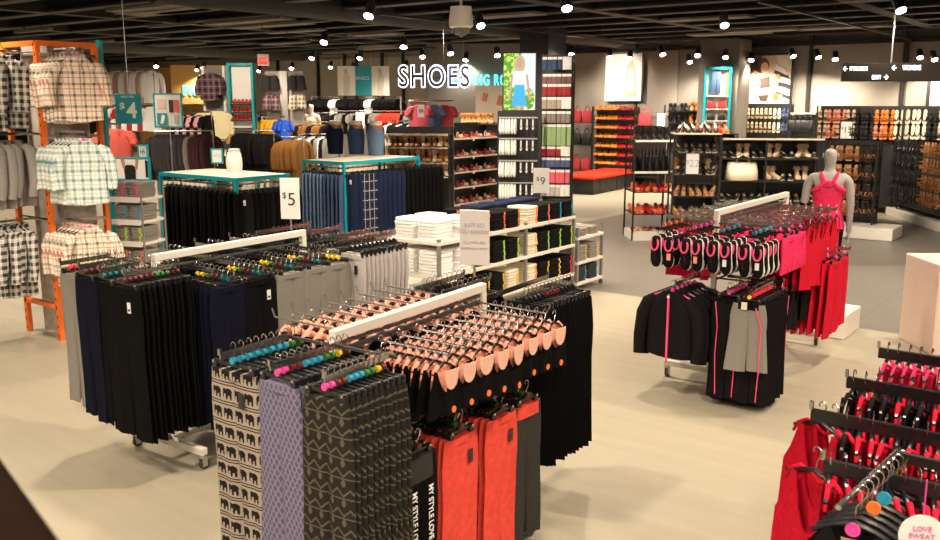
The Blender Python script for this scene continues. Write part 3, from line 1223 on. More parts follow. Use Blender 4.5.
# wall washers at the back wall, then spots added to brighten displays
for x in (-14.5, -11.2, -8.6, -6.4, -4.2, -2.2):
    spot(x, 23.4, 3.9, 40, 0, PW * 0.9, 80, 0.1)
for x, y, p_ in ((-3.5, 18.6, 1.2), (-5.2, 18.6, 1.2), (-2.0, 18.2, 1.2), (-4.6, 14.9, 0.8), (-5.8, 13.4, 0.7), (-7.4, 12.6, 0.7), (-14.5, 14.6, 0.9), (-16.3, 14.2, 0.9), (-13.4, 15.6, 0.9), (-9.9, 12.6, 2.0), (-13.2, 22.6, 0.8), (-10.9, 22.6, 0.8)):
    spot(x, y, 3.9, 52, 0, PW * p_, 75, 0.08)  # added spots without lamp bodies, lifting the shelf and display fronts
spot(-13.0, 9.4, 3.9, 58, rad(43), PW * 1.5, 70, 0.08)  # added to brighten the pale yellow tops
spot(-14.5, 14.0, 3.9, 55, rad(40), PW * 1.3, 80, 0.08)
spot(-13.4, 22.9, 3.75, 76, 0, PW * 1.1, 45, 0.08)  # extra narrow spot added to brighten the white poster
spot(-12.0, 14.9, 3.9, 55, rad(20), PW, 80, 0.08)  # added to brighten the boot and sandal shelving
spot(-10.2, 18.0, 3.9, 40, rad(75), PW * 0.9, 75, 0.08)

for x, y0, y1 in ((-16.8, 15, 25), (-11, 12, 25), (-5, 14, 25)):
    t = B()
    t.box((x, (y0 + y1) / 2, 3.98), (0.04, y1 - y0, 0.04), BMETAL)
    n = int((y1 - y0) / 2)
    for i in range(n + 1):
        t.box((x, y0 + 0.1 + i * 2, 4.45), (0.012, 0.012, 0.95), BMETAL)
    struct(t, 'ceiling_track')

# white dome camera
x, y = G(461, 28, 3.5)
t = empty('dome_camera', (x, y, 3.5), 0, 'white dome security camera hanging from the dark ceiling above the shoe sign', 'security camera')
k = B()
k.lathe([(0.05, 0.3), (0.15, 0.29), (0.17, 0.1), (0.17, 0.02), (0.14, 0.0)], WHITE, n=20)
k.build('housing', t, True)
k = B()
k.lathe([(0.125, 0.0), (0.11, -0.06), (0.07, -0.1), (0.02, -0.115)], mat('smoked_dome', (0.12, 0.11, 0.1), rough=0.1), n=20)
k.build('dome', t, True)
k = B()
k.cyl((0, 0, 0.85), 0.02, 1.12, WHITE, 8)
k.build('drop_pipe', t)

# ================================================================== FRONT RACK (printed trousers, vests, coral leggings)
FX, FY = -2.87, 2.78
arms = []
for x in (-0.27, 0.03, 0.33):
    arms.append(((x, 0.02, 1.42), (x, -0.42, 1.42), 'flat'))
LP = [0.3 + 0.135 * i for i in range(8)]
RP = [0.28 + 0.135 * i for i in range(8)]
for y in LP:
    arms.append(((0, y, 1.37), (-0.66, y, 1.385), 'prong'))
for y in RP:
    arms.append(((0, y, 1.37), (0.45, y, 1.36), 'prong'))
LOW = (0.22, 0.55, 0.9, 1.14)
for y in LOW:
    arms.append(((0, y, 0.97), (0.32, y, 0.97), 'flat'))
for x in (-0.45, -0.25):
    arms.append(((x, 1.24, 1.40), (x, 1.78, 1.40), 'flat'))
arms.append(((-0.06, 1.24, 1.36), (-0.06, 2.2, 1.36), 'flat'))
garment_rack('white wheeled rack nearest the camera, holding printed trousers, black vests and coral leggings', (FX, FY, 0), 1.3, arms, base_x=0.72, beam_z=1.47, rot=rad(4))

k1 = trousers('trousers', P_BAND, w=0.29, hem=0.15, L=0.93, th=0.017, seed=1, tagc=BPLAS, hw=0.29)
row(k1, (-3.115, 2.42, 1.435), (0, 0.043, 0), 10, 0, 'black and cream elephant-print trousers packed behind the first pair on the front rack', 'elephant print trousers on the front rack', 'trousers',
    'foremost black and cream elephant-print trousers on the front rack', jr=2, discs=[CYAS, CYAS, CYAS, GRNS])
k2 = trousers('trousers', P_DIAM, w=0.24, hem=0.17, L=1.03, th=0.02, seed=2, hw=0.24)
row(k2, (-2.825, 2.42, 1.435), (0, 0.04, 0), 11, 0, 'purple-grey patterned trousers packed behind the first pair on the front rack', 'purple patterned trousers on the front rack', 'trousers',
    'foremost purple-grey patterned trousers on the front rack', jr=2, discs=SIZES)
k3 = trousers('trousers', P_TRIB, w=0.24, hem=0.18, L=1.05, th=0.022, seed=3, hw=0.24)
row(k3, (-2.52, 2.4, 1.435), (0, 0.034, 0), 11, 0, 'dark olive geometric-print trousers packed behind the first pair on the front rack', 'geometric print trousers on the front rack', 'trousers',
    'foremost dark olive geometric-print trousers on the front rack', jr=2, discs=SIZES)

PALEP = cloth('pale_peach', (0.8, 0.47, 0.36), noise=0.08)
V1 = vest('vest', BLK, w=0.25, L=0.32, lining=PEACH, neck=0.1, back=0.015, seed=4, hang=BPLAS, arm=0.12, bulge=0.024, st=0.36, wide=0.1, roll=0.017, dz=0.045)
V1R = vest('vest', BLK, w=0.25, L=0.32, lining=PEACH, neck=0.1, back=0.015, seed=4, hang=BPLAS, arm=0.12, bulge=0.022, st=0.36, wide=0.1, roll=0.01, dz=0.03)


def neckboard(o):
    k = B()
    k.prism([(-0.055, -0.105), (0.055, -0.105), (0.052, -0.15), (0.035, -0.185), (0.012, -0.2), (-0.012, -0.2), (-0.035, -0.185), (-0.052, -0.15)], -0.045, -0.041, PALEP)
    k.build('lining_panel', o)


def orange_dot(o):
    k = B()
    k.cyl((0.03, -0.034, -0.31), 0.017, 0.003, ORGS, 14, 'y')
    k.build('price_sticker', o)


def end_bits(o):
    orange_dot(o)
    neckboard(o)


V2 = vest('vest', BLK, w=0.25, L=0.34, lining=PEACH, neck=0.12, back=0.015, seed=5, arm=0.12, bulge=0.024, extra=end_bits, st=0.36, wide=0.08, roll=0.009, dz=0.03)
for i, y in enumerate(LP):
    row(V1, (FX - 0.1, FY + y, 1.385), (-0.082, 0, 0), 7, -PI / 2, 'black vest with peach lining hanging on the far-side prongs of the front rack', 'black vests on the far side of the front rack', 'vest', jr=3)
for i, y in enumerate(RP):
    row(V1R, (FX + 0.04, FY + y, 1.375), (0.055, 0, 0), 7, PI / 2, 'black vest with peach lining packed along the near-side prongs of the front rack', 'black vests packed on the near side of the front rack', 'vest', jr=3)
    o = V2.get()
    place(o, (FX + 0.43, FY + y, 1.375), PI / 2 + rad(R.uniform(-4, 4)), 'black vest with a round orange sticker at the near-side prong ends of the front rack', 'vest', 'end vests with orange stickers on the front rack')
    o.scale = (R.uniform(0.82, 1.05), 1, R.uniform(0.93, 1.08))


def side_text(o):
    for s in (-1, 1):
        text('MY STYLE LOVE MY STYLE LOVE', 0.05, WHITEINK, 'lettering', o, (s * 0.06, -0.03, -0.55), (PI / 2, PI / 2, 0), 0.001, 0.0005, sx=0.8)


L_TXT = trousers('leggings', BLK, w=0.24, hem=0.13, L=0.8, th=0.02, seed=6, wm=DGREY, wh=0.12, hw=0.2, extra=side_text)
L_COR = trousers('leggings', CORAL, w=0.24, hem=0.14, L=0.78, th=0.016, seed=7, hw=0.2, tagc=BPLAS, knee=0.14)
L_GRY = trousers('leggings', DGREY, w=0.24, hem=0.14, L=0.78, th=0.018, seed=8, wm=CORAL, wh=0.07, hw=0.2)
D2 = [REDS, MAROOND, GRNS, MAROOND]
for j, (y, kk, n, lab, gr, fr) in enumerate([
        (LOW[0], L_TXT, 6, 'black leggings with white lettering down the legs, behind the end pair', 'black lettered leggings on the front rack', 'end pair of black leggings with grey waistband and white lettering down the leg'),
        (LOW[1], L_COR, 7, 'coral leggings in the nearer coral row on the front rack', 'nearer coral leggings on the front rack', 'end pair of the nearer coral leggings, with a black tag'),
        (LOW[2], L_COR, 7, 'coral leggings in the farther coral row on the front rack', 'farther coral leggings on the front rack', 'end pair of the farther coral leggings'),
        (LOW[3], L_GRY, 7, 'dark grey leggings with coral waistband behind the end pair on the front rack', 'grey leggings with coral waistband', 'end pair of dark grey leggings with a coral waistband')]):
    row(kk, (FX + 0.08, FY + y, 0.985), (0.235 / (n - 1), 0, 0), n, PI / 2, lab, gr, 'leggings', fr, frontidx=n - 1, jr=3, discs=D2)

T_BLK = trousers('trousers', BLK, w=0.27, hem=0.17, L=0.98, th=0.017, seed=9)
T_BLKT = trousers('trousers', BLK, w=0.29, hem=0.17, L=1.0, th=0.019, seed=10, tagc=CARD, hw=0.29)
T_GREY = trousers('trousers', GREY, w=0.26, hem=0.14, L=0.92, th=0.02, seed=11, hw=0.24)
T_NAVY = trousers('trousers', NAVY, w=0.28, hem=0.15, L=0.98, th=0.02, seed=12)
T_LG = trousers('leggings', LGREY, w=0.26, hem=0.13, L=0.85, th=0.012, seed=13, tagc=BPLAS)
row(T_BLK, (FX - 0.02, 4.42, 1.375), (0, 0.045, 0), 13, rad(4), 'black trousers hanging edge-on at the far end of the front rack', 'black trousers at the far end of the front rack', 'trousers', discs=[BPLAS, MAROOND, BPLAS])
for x in (-0.45, -0.25):
    row(T_BLK, (FX + x - 0.1, 4.1, 1.415), (0, 0.05, 0), 8, 0, 'black trousers behind the white beam end at the far end of the front rack', 'black trousers behind the beam of the front rack', 'trousers', discs=[BPLAS])

# ================================================================== LEFT RACK (plain trousers)
BX, BY = -5.32, 3.5
arms = []
NX = (-0.52, -0.3, -0.07, 0.19)
for x in NX:
    arms.append(((x, 0.02, 1.42), (x, -0.36, 1.42), 'flat'))
SY = (0.26, 0.53, 0.83, 1.1, 1.3)
for y in SY:
    arms.append(((0, y, 1.37), (0.5, y, 1.35), 'flat'))
for y in (0.5, 0.85, 1.2):
    arms.append(((0, y, 1.37), (-0.62, y, 1.4), 'flat'))
for x in (-0.5, -0.15, 0.2, 0.42):
    arms.append(((x, 1.38, 1.42), (x, 2.02, 1.42), 'flat'))
garment_rack('white wheeled rack of black, navy and grey trousers, behind the front rack', (BX, BY, 0), 1.44, arms, base_x=0.8, beam_z=1.47, rot=rad(2.5))
row(T_GREY, (BX + NX[0], 3.2, 1.43), (0, 0.042, 0), 9, 0, 'grey marl trousers behind the first pair on the left rack', 'grey trousers at the near end of the left rack', 'trousers', 'foremost grey marl trousers at the outer corner of the left rack', discs=[REDS, MAROOND])
row(T_NAVY, (BX + NX[1], 3.18, 1.43), (0, 0.042, 0), 9, 0, 'dark navy trousers behind the first pair on the left rack', 'navy trousers at the near end of the left rack', 'trousers', 'foremost dark navy trousers, next to the grey pair on the left rack', discs=[MAROOND, GRNS])
row(T_BLK, (BX + NX[2], 3.18, 1.43), (0, 0.042, 0), 9, 0, 'black trousers between the navy and tagged black rows on the left rack', 'black trousers in the middle near row of the left rack', 'trousers', 'foremost black trousers between the navy and the tagged black pair on the left rack', discs=[TEALD, MAROOND])
row(T_BLKT, (BX + NX[3], 3.16, 1.43), (0, 0.04, 0), 11, 0, 'black trousers packed behind the tagged foremost pair on the left rack', 'black trousers at the near corner of the left rack', 'trousers', 'foremost black trousers with a small white tag on the left rack', discs=[MAROOND, MAROOND, GRNS, MAROOND])
for y, kk, nm, ds in ((SY[0], T_NAVY, 'blue-black trousers on the first side arm', SIZES2), (SY[1], T_BLKT, 'black tagged trousers on the second side arm', SIZES2), (SY[2], T_GREY, 'grey trousers on the third side arm', SIZES2), (SY[3], T_GREY, 'grey trousers on the fourth side arm', SIZES2), (SY[4], T_GREY, 'grey trousers on the fifth side arm', [YELS, MAROOND])):
    row(kk, (BX + 0.13, BY + y, 1.375), (0.053, 0, 0), 7, PI / 2, nm + ' of the left rack, behind the end pair', nm + ' of the left rack', 'trousers', 'end pair of ' + nm + ' of the left rack', frontidx=6, discs=ds[::-1])
for y in (0.5, 0.85, 1.2):
    row(T_BLK, (BX - 0.18, BY + y, 1.405), (-0.055, 0, 0), 7, -PI / 2, 'black trousers hanging on the far side of the left rack', 'black trousers on the far side of the left rack', 'trousers', discs=[BPLAS])
row(T_LG, (BX + 0.2, 4.97, 1.43), (0, 0.05, 0), 11, 0, 'pale grey leggings with black tags at the far end of the left rack, inner row', 'pale grey leggings, inner row', 'leggings', discs=[BPLAS])
row(T_LG, (BX + 0.44, 4.97, 1.43), (0, 0.05, 0), 11, 0, 'pale grey leggings with black tags at the far end of the left rack, outer row', 'pale grey leggings, outer row', 'leggings', discs=[BPLAS])
row(T_BLK, (BX - 0.15, 5.0, 1.43), (0, 0.05, 0), 9, 0, 'black trousers at the far end of the left rack beside the pale leggings', 'black trousers beside the pale leggings', 'trousers', discs=[BPLAS])
row(T_BLK, (BX - 0.5, 5.0, 1.43), (0, 0.05, 0), 9, 0, 'black trousers at the far outer corner of the left rack', 'black trousers at the far outer corner of the left rack', 'trousers', discs=[BPLAS])

# ================================================================== PINK SPORTSWEAR RACK
CX, CY = -2.9, 7.4
arms = []
SX = (-3.17, -2.9, -2.66, -2.4)
for x in SX:
    arms.append(((x - CX, 0.02, 1.48), (x - CX, -0.48, 1.48), 'flat'))
for x in (-3.03, -2.58, -2.39):
    arms.append(((x - CX, 0.02, 1.0), (x - CX, -0.5, 1.0), 'flat'))
for y in (0.2, 0.5, 0.8, 1.1, 1.4, 1.65):
    arms.append(((0, y, 1.47), (0.58, y, 1.47), 'flat'))
    arms.append(((0, y, 1.47), (-0.55, y, 1.47), 'flat'))
for y in (0.35, 0.7, 1.05):
    arms.append(((0, y, 0.95), (0.5, y, 0.95), 'flat'))
for y in (1.3, 1.6):
    arms.append(((0, y, 1.1), (0.74, y, 1.1), 'flat'))
garment_rack('white wheeled rack of pink and black sportswear with black trainers on its end', (CX, CY, 0), 1.95, arms, base_x=0.86, beam_z=1.57, rot=rad(0.5))
SK = sneaker_kind(None)
SKT = sneaker_kind(CARD)
SKO = sneaker_kind(mat('coral_tag', (0.9, 0.3, 0.2), rough=0.6))
ds = (ORGS, PNKS, CYAS, CYAS)
PN = ('left end pair, under orange discs', 'second pair, under pink discs', 'third pair, under blue discs', 'right end pair, under blue discs')


def shoe_hanger_kind(m):
    def mk():
        b = B()
        b.box((0, 0, -0.055), (0.15, 0.012, 0.018), BPLAS)
        b.box((0, 0, -0.045), (0.03, 0.014, 0.03), BPLAS)
        for s in (-1, 1):
            b.tube([(s * 0.055, 0, -0.055), (s * 0.052, -0.004, -0.085), (s * 0.05, -0.01, -0.1)], 0.004, BPLAS, 5)
        o = b.build('shoe_hanger')
        k = B()
        k.tube(hook_path(0.045), 0.0024, CHROME, 5)
        k.build('hook', o, True)
        k = B()
        k.cyl((0, -0.002, -0.022), 0.017, 0.022, m, 12, 'y')
        k.build('size_disc', o)
        return o
    return Kind(mk)


for j, x in enumerate(SX):
    hk = shoe_hanger_kind(ds[j])
    for i in range(4):
        y = 6.95 + i * 0.115
        o = hk.get()
        place(o, (x, y, 1.49), 0, 'black shoe hanger over the trainers of the %s' % PN[j], 'shoe hanger', 'shoe hangers, ' + PN[j])
        for s in (-1, 1):
            kk = (SKT if j in (2, 3) else SKO) if (i == 0 and s == 1) else SK
            o = kk.get()
            side = ('outer', 'inner')[s > 0]
            place(o, (x + s * 0.052, y, 1.415), rad(R.uniform(-8, 8) + (25 if (j == 0 and s == 1) else 0)), None, 'trainer', 'black trainers with pink laces')
            o['label'] = ('%s black trainer of the front %s' % (('left', 'right')[s > 0], PN[j])) if i == 0 else 'black trainer hanging behind the front ones of the %s' % PN[j]


def zipper(o):
    k = B()
    k.box((0, -0.066, -0.38), (0.016, 0.01, 0.58), NEON)
    k.cyl((0, -0.074, -0.11), 0.012, 0.006, SOLEW, 10, 'y')
    k.build('zip', o)


JK = shirt('jacket', BLK2, w=0.46, L=0.56, sl=0.52, hang=NEON, collar=False, seed=20, depth=0.06, extra=zipper, disc=PNKS)
JK2 = shirt('jacket', BLK2, w=0.46, L=0.6, sl=0.55, hang=BPLAS, collar=False, seed=21, depth=0.05, disc=PNKS)
o = JK.get()
place(o, (-3.04, 6.88, 1.0), rad(-3), 'foremost black zip jacket with a hot pink zip on the sportswear rack', 'jacket', 'black jackets on the sportswear rack')
row(JK2, (-3.04, 6.98, 1.0), (0, 0.09, 0), 5, 0, 'black zip jacket packed behind the foremost one on the sportswear rack', 'black jackets on the sportswear rack', 'jacket', jr=3)


def piping(o):
    k = B()
    for s in (-1, 1):
        k.tube([(s * 0.1, -0.03, -0.15), (s * 0.075, -0.032, -0.35), (s * 0.085, -0.03, -0.6), (s * 0.07, -0.026, -0.95)], 0.005, NEON, 5)
    k.build('pink_piping', o)


def piping2(o):
    k = B()
    k.tube([(0.06, -0.03, -0.14), (0.11, -0.026, -0.3), (0.105, -0.03, -0.5), (0.11, -0.026, -0.68)], 0.006, NEON, 5)
    k.build('pink_piping', o)
    k = B()
    k.box((-0.03, -0.036, -0.13), (0.045, 0.004, 0.06), CREAM)
    k.build('price_tag', o)


L_BP = trousers('leggings', BLK2, w=0.24, hem=0.15, L=0.86, th=0.022, seed=22, hw=0.2, extra=piping, wm=BLK)
L_GP = trousers('leggings', GREY, w=0.23, hem=0.17, L=0.55, th=0.022, seed=23, hw=0.2, extra=piping2, wm=BLK, wh=0.05)
row(L_BP, (-2.57, 6.93, 1.03), (0, 0.05, 0), 8, 0, 'black leggings with pink piping behind the first pair, beside the jackets', 'black piped leggings beside the jackets', 'leggings', 'foremost black leggings with pink piping between the jacket and the grey capri', discs=[PNKS])
o = L_GP.get()
place(o, (-2.38, 6.86, 1.03), rad(6), 'grey capri leggings with a black waistband and pink side piping', 'leggings')
recolour(o, YELS)
row(L_BP, (-2.37, 6.94, 1.03), (0, 0.05, 0), 9, 0, 'black leggings with pink piping packed behind the grey capri', 'black piped leggings behind the grey capri', 'leggings', discs=[REDS])

S_PINK = trousers('shorts', PINK, w=0.26, hem=0.2, L=0.3, th=0.03, seed=24, hw=0.24)
V_RED = vest('vest', RED, w=0.3, L=0.68, neck=0.16, back=0.1, seed=25, hang=BPLAS, flare=1.15)
V_PNK = vest('vest', PINK, w=0.28, L=0.55, neck=0.16, back=0.1, seed=26, hang=BPLAS, flare=1.15)
V_BLK = vest('vest', BLK2, w=0.28, L=0.5, neck=0.15, back=0.08, seed=27, hang=BPLAS)
T_RED = trousers('trousers', RED, w=0.27, hem=0.2, L=0.7, th=0.022, seed=28)
for y, kk, cat, nm in ((0.2, S_PINK, 'shorts', 'shiny pink shorts on the first side arm'), (0.5, S_PINK, 'shorts', 'shiny pink shorts on the second side arm'), (0.8, V_RED, 'vest', 'red vest on the third side arm'),
                       (1.1, V_RED, 'vest', 'red vest on the fourth side arm'), (1.4, V_RED, 'vest', 'red vest on the fifth side arm'), (1.65, V_RED, 'vest', 'red vest on the last side arm')):
    row(kk, (CX + 0.12, CY + y, 1.48), (0.074, 0, 0), 7, PI / 2, nm + ' of the sportswear rack, behind the end one', nm, cat, 'outermost ' + nm + ' of the sportswear rack', frontidx=6)
for y, kk in ((0.2, V_PNK), (0.5, V_PNK), (0.8, V_BLK), (1.1, V_PNK), (1.4, V_BLK)):
    row(kk, (CX - 0.14, CY + y, 1.48), (-0.08, 0, 0), 5, -PI / 2, 'pink vest on the far side of the sportswear rack' if kk is V_PNK else 'black vest on the far side of the sportswear rack', 'vests on the far side of the sportswear rack', 'vest')
for y, kk, nm in ((0.35, L_BP, 'pink-piped black leggings'), (0.7, V_BLK, 'black vest'), (1.05, V_BLK, 'black vest')):
    row(kk, (CX + 0.12, CY + y, 0.96), (0.075, 0, 0), 6, PI / 2, nm + ' on a lower side arm at %s of that rack' % {0.35: 'the near end', 0.7: 'the middle', 1.05: 'the far part'}[y], nm + ' low on the sportswear rack', kk is L_BP and 'leggings' or 'vest')
for y, nm in ((1.3, 'nearer'), (1.6, 'farther')):
    row(T_RED, (CX + 0.3, CY + y, 1.11), (0.075, 0, 0), 6, PI / 2, 'bright red trousers in the %s row at the far corner of the sportswear rack' % nm, 'red trousers, %s row' % nm, 'trousers')

# ================================================================== RACK AT THE BOTTOM RIGHT
t = empty('wall_rack', (0.1, 3.2, 0), 0, 'black rail rack of pink and red vests at the bottom right corner', 'clothes rack')
for y in (2.35, 4.4):
    k = B()
    k.box((0, y - 3.2, 0.8), (0.05, 0.05, 1.6), BMETAL)
    k.build('post', t)
k = B()
k.box((0, 0.15, 0.03), (0.6, 2.3, 0.06), BMETAL)
k.build('base', t)
DB = (4.25, 3.71, 3.23, 2.78)
for y in DB:
    k = B()
    x0 = -0.97 if y > 2.9 else -0.8
    k.box((x0 / 2, y - 3.2, 1.375), (abs(x0), 0.014, 0.05), BPLAS, ch=0.003)
    k.box((x0 + 0.0, y - 3.2, 1.41), (0.012, 0.014, 0.03), CHROME)
    k.build('rail', t)
k = B()
k.box((-0.3, 2.93 - 3.2, 1.4), (0.62, 0.02, 0.03), BMETAL)
k.tube([(-0.615, 2.93 - 3.2, 1.42), (-0.662, 2.42 - 3.2, 1.41)], 0.009, CHROME, 8)
k.build('front_arm', t)
VD_P = vest('vest', PINK, w=0.3, L=0.5, neck=0.17, back=0.12, seed=30, hang=BPLAS, flare=1.1, lining=PINK, roll=0.007, dz=0.02)
VD_R = vest('vest', RED, w=0.34, L=0.62, neck=0.19, back=0.13, seed=31, hang=BPLAS, flare=1.15, lining=RED, roll=0.008, dz=0.02)
VD_B = vest('vest', BLK2, w=0.32, L=0.55, neck=0.17, back=0.12, seed=32, hang=BPLAS, flare=1.1, lining=BLK2, roll=0.009, dz=0.02)
row(VD_P, (-0.83, DB[0], 1.41), (0.045, 0, 0), 14, -PI / 2, 'hot pink vest on the farthest rail of the corner rack', 'pink vests on the farthest corner rail', 'vest', jr=8)
for i in range(15):
    kk = VD_B if i % 3 != 1 else VD_R
    o = kk.get()
    place(o, (-0.84 + i * 0.043, DB[1], 1.41), -PI / 2 + rad(R.uniform(-6, 10)), ('black vest' if kk is VD_B else 'red vest') + ' on the second farthest rail of the corner rack', 'vest', ('black' if kk is VD_B else 'red') + ' vests on the second farthest corner rail')
for i in range(16):
    kk = VD_R if i % 4 != 2 else VD_B
    o = kk.get()
    place(o, (-0.83 + i * 0.043, DB[2], 1.41), -PI / 2 + rad(R.uniform(0, 14) + (62 if i == 0 else 45 if i == 1 else 0)), ('black vest' if kk is VD_B else 'red vest') + ' on the third farthest rail of the corner rack', 'vest', ('black' if kk is VD_B else 'red') + ' vests on the third farthest corner rail')
    if i == 0:
        o['label'] = 'outermost red vest, hanging at the free end of the third corner rail'
for i in range(9):
    o = VD_R.get()
    place(o, (-0.72 + i * 0.042, DB[3], 1.41), -PI / 2 + rad(R.uniform(10, 30) + (40 if i == 0 else 0)), 'red vest on the nearest black rail of the corner rack', 'vest', 'red vests on the nearest corner rail')


def front_tag(o):
    k = B()
    k.cyl((0, -0.034, -0.085), 0.02, 0.004, PNKS, 18, 'y')
    k.build('size_disc', o)
    k = B()
    k.box((0.0, -0.036, -0.15), (0.055, 0.003, 0.075), mat('tan_tag', (0.35, 0.2, 0.15), rough=0.6))
    k.build('price_tag', o)


VH = vest('vest', BLK2, w=0.3, L=0.6, neck=0.06, back=0.03, seed=33, hang=BPLAS, disc=None, arm=0.1)
VHF = vest('vest', BLK2, w=0.3, L=0.6, neck=0.06, back=0.03, seed=34, hang=BPLAS, arm=0.1, extra=front_tag)
for i in range(10):
    kk = VHF if i == 0 else VH
    o = kk.get()
    f = i / 9
    place(o, (-0.535 + 0.04 * f, 2.5 + 0.38 * f, 1.42), rad(8), 'black top with a magenta disc and tan tag on the corner rack arm' if i == 0 else 'black top packed behind the tagged one on the corner rack front arm', 'vest', 'black tops on the front arm of the corner rack')
    if i in (2, 4, 7):
        k = B()
        k.cyl((0.02, -0.0, -0.06), 0.02, 0.008, (ORGS, CYAS, YELS)[(2, 4, 7).index(i)], 16, 'y')
        k.build('size_disc', o)
o = card_sign('swing_tag', (-0.345, 2.36, 1.42), 0.1, 0.005, rad(25), 'round white swing tag with pink lettering hanging at the picture corner', th=0.003)
bpy.data.objects.remove(o.children[0])
k = B()
k.cyl((0, 0, 0), 0.055, 0.003, CARD, 24, 'y')
k.build('card', o)
for z_, s_ in ((0.018, 'LOVE'), (-0.002, 'SWEAT'), (-0.022, 'WORKOUT')):
    text(s_, 0.019, PNKS, 'lettering', o, (0, -0.003, z_), depth=0.0005)
k = B()
k.tube([(0, 0, 0.055), (0.0, 0.0, 0.15)], 0.002, PNKS, 5)
k.build('tag_string', o)
o['category'] = 'tag'

# ================================================================== WHITE SHELF UNITS WITH FOLDED CLOTHES
def shelf_unit(label, x0, x1, y0, y1, shelves, top, group=None, name='shelf_unit', m=WHITE, pm=GMETAL, cat='shelf', mids=()):
    t = empty(name, (x0, y0, 0), 0, label, cat, group)
    for x in (0.02, x1 - x0 - 0.02):
        for y in (0.02,) + tuple(q - y0 for q in mids) + (y1 - y0 - 0.02,):
            k = B()
            k.box((x, y, (top + 0.08) / 2), (0.035, 0.035, top - 0.08), pm)
            k.cyl((x, y, 0.04), 0.035, 0.026, RUBBER, 14, 'x')
            k.box((x, y, 0.075), (0.03, 0.02, 0.03), STEEL)
            k.build('post', t)
    for z in shelves:
        k = B()
        k.box(((x1 - x0) / 2, (y1 - y0) / 2, z - 0.02), (x1 - x0, y1 - y0, 0.04), m, ch=0.004)
        k.build('shelf', t)
    return t


UX0, UX1 = -6.55, -5.82
shelf_unit('long white shelf unit of folded t-shirts behind the front rack', UX0, UX1, 7.22, 10.05, (0.28, 0.66, 1.03), 1.06, mids=(8.9,))
shelf_unit('lower white shelf unit of grey folded tops, at the far end of the long one', UX0, UX1, 10.12, 10.82, (0.12, 0.4, 0.73), 0.86)
fw = folded('folded_tshirt', WHITEC, None, 0.27, 0.32, 0.036, 1)
fwl = folded('folded_tshirt', WHITEC, LIME, 0.27, 0.32, 0.036, 2)
fcr = {s: folded('folded_tshirt', CREAM, m_, 0.25, 0.32, 0.034, 3) for s, m_ in (('orange', ORGS), ('yellow', YELS), ('lime', LIME))}
fbk = {s: folded('folded_tshirt', BLK2, m_, 0.26, 0.32, 0.034, 4) for s, m_ in (('orange', ORGS), ('yellow', YELS), ('lime', LIME), ('blue', CYAS), ('red', REDS))}
fgr = {s: folded('folded_sweater', GREY if s != 'blue' else DGREY, m_, 0.24, 0.32, 0.034, 5) for s, m_ in (('orange', ORGS), ('yellow', YELS), ('blue', CYAS))}
fnv = folded('folded_jeans', DDENIM, None, 0.3, 0.3, 0.04, 6)
xf, xb = UX1 - 0.18, UX0 + 0.18
ROWN = {1.03: 'top', 0.66: 'middle', 0.28: 'bottom'}
for z, n in ((1.03, 6), (0.66, 7), (0.28, 5)):
    for (x, y, kk, nm, rz) in ((xb + 0.02, 7.41, fw, 'white folded t-shirt in the outer corner stack', 0), (xf - 0.02, 7.41, fw, 'white folded t-shirt in the inner corner stack', 0),
                               (xf, 7.75, fwl, 'white folded t-shirt with lime sticker beside the corner stacks', PI / 2), (xb, 7.75, fw, 'white folded t-shirt behind the lime-stickered stack', 0)):
        stack(kk, (x, y, z), n, 0.036, nm + ' on the %s shelf' % ROWN[z], nm + 's, %s shelf' % ROWN[z], 't-shirt', rz)
YS = (8.06, 8.37, 8.66, 9.06, 9.34, 9.62, 9.9)
for z, cols in ((1.03, ('b', 'orange b', 'orange b', 'orange c', 'orange b', 'blue b', 'blue b')), (0.66, ('yellow b', 'lime b', 'lime b', 'yellow c', 'lime b', 'lime b', 'lime b')), (0.28, ('yellow b', 'yellow b', 'yellow c', 'orange c', 'yellow b', 'yellow b', 'red b'))):
    for i, (y, c) in enumerate(zip(YS, cols)):
        if c == 'b':
            c = 'orange b'
        s, kc = c.split()
        kk = fbk[s] if kc == 'b' else fcr[s]
        nm = '%s folded t-shirt with %s sticker, %s shelf, %s stack after the white ones' % ('black' if kc == 'b' else 'cream', s, ROWN[z], ('first', 'second', 'third', 'fourth', 'fifth', 'sixth', 'last')[i])
        stack(kk, (xf, y, z), 7 if z < 1 else 6, 0.034, nm, nm, 't-shirt', PI / 2)
for i, y in enumerate((8.2, 8.55, 8.9, 9.25, 9.6)):
    stack(fnv if i else fbk['orange'], (xb + 0.05, y, 1.03), 6, 0.04, ('dark blue folded jeans' if i else 'black folded t-shirt') + ' heaped along the back of the top white shelf', 'clothes heaped at the back of the top white shelf', 'jeans' if i else 't-shirt', rad(R.uniform(-14, 14)))
for z, s in ((0.73, 'orange'), (0.4, 'yellow'), (0.12, 'blue')):
    for i, y in enumerate((10.3, 10.6)):
        nm = 'grey folded top with %s sticker, %s stack of the lower white unit' % (s, ('nearer', 'farther')[i])
        stack(fgr[s], (xf, y, z), 3 if z > 0.7 else 6, 0.034, nm, nm, 'top', PI / 2)

# printed signs on the racks
def sign_at(u, v0, v1, u0, u1, base, stand, label, rz=0.0, **kw):
    """card at a known stand; base=(x,y)"""
    d = FW[0] * base[0] + FW[1] * base[1]
    z1, z0 = V(v0, d), V(v1, d)
    w = (u1 - u0) / FPX * (d * cp)
    return card_sign('price_sign', (base[0], base[1], (z0 + z1) / 2), w / math.cos(rz - YAW) if True else w, z1 - z0, rz, label, stand=max(0.02, z0 - stand), **kw)


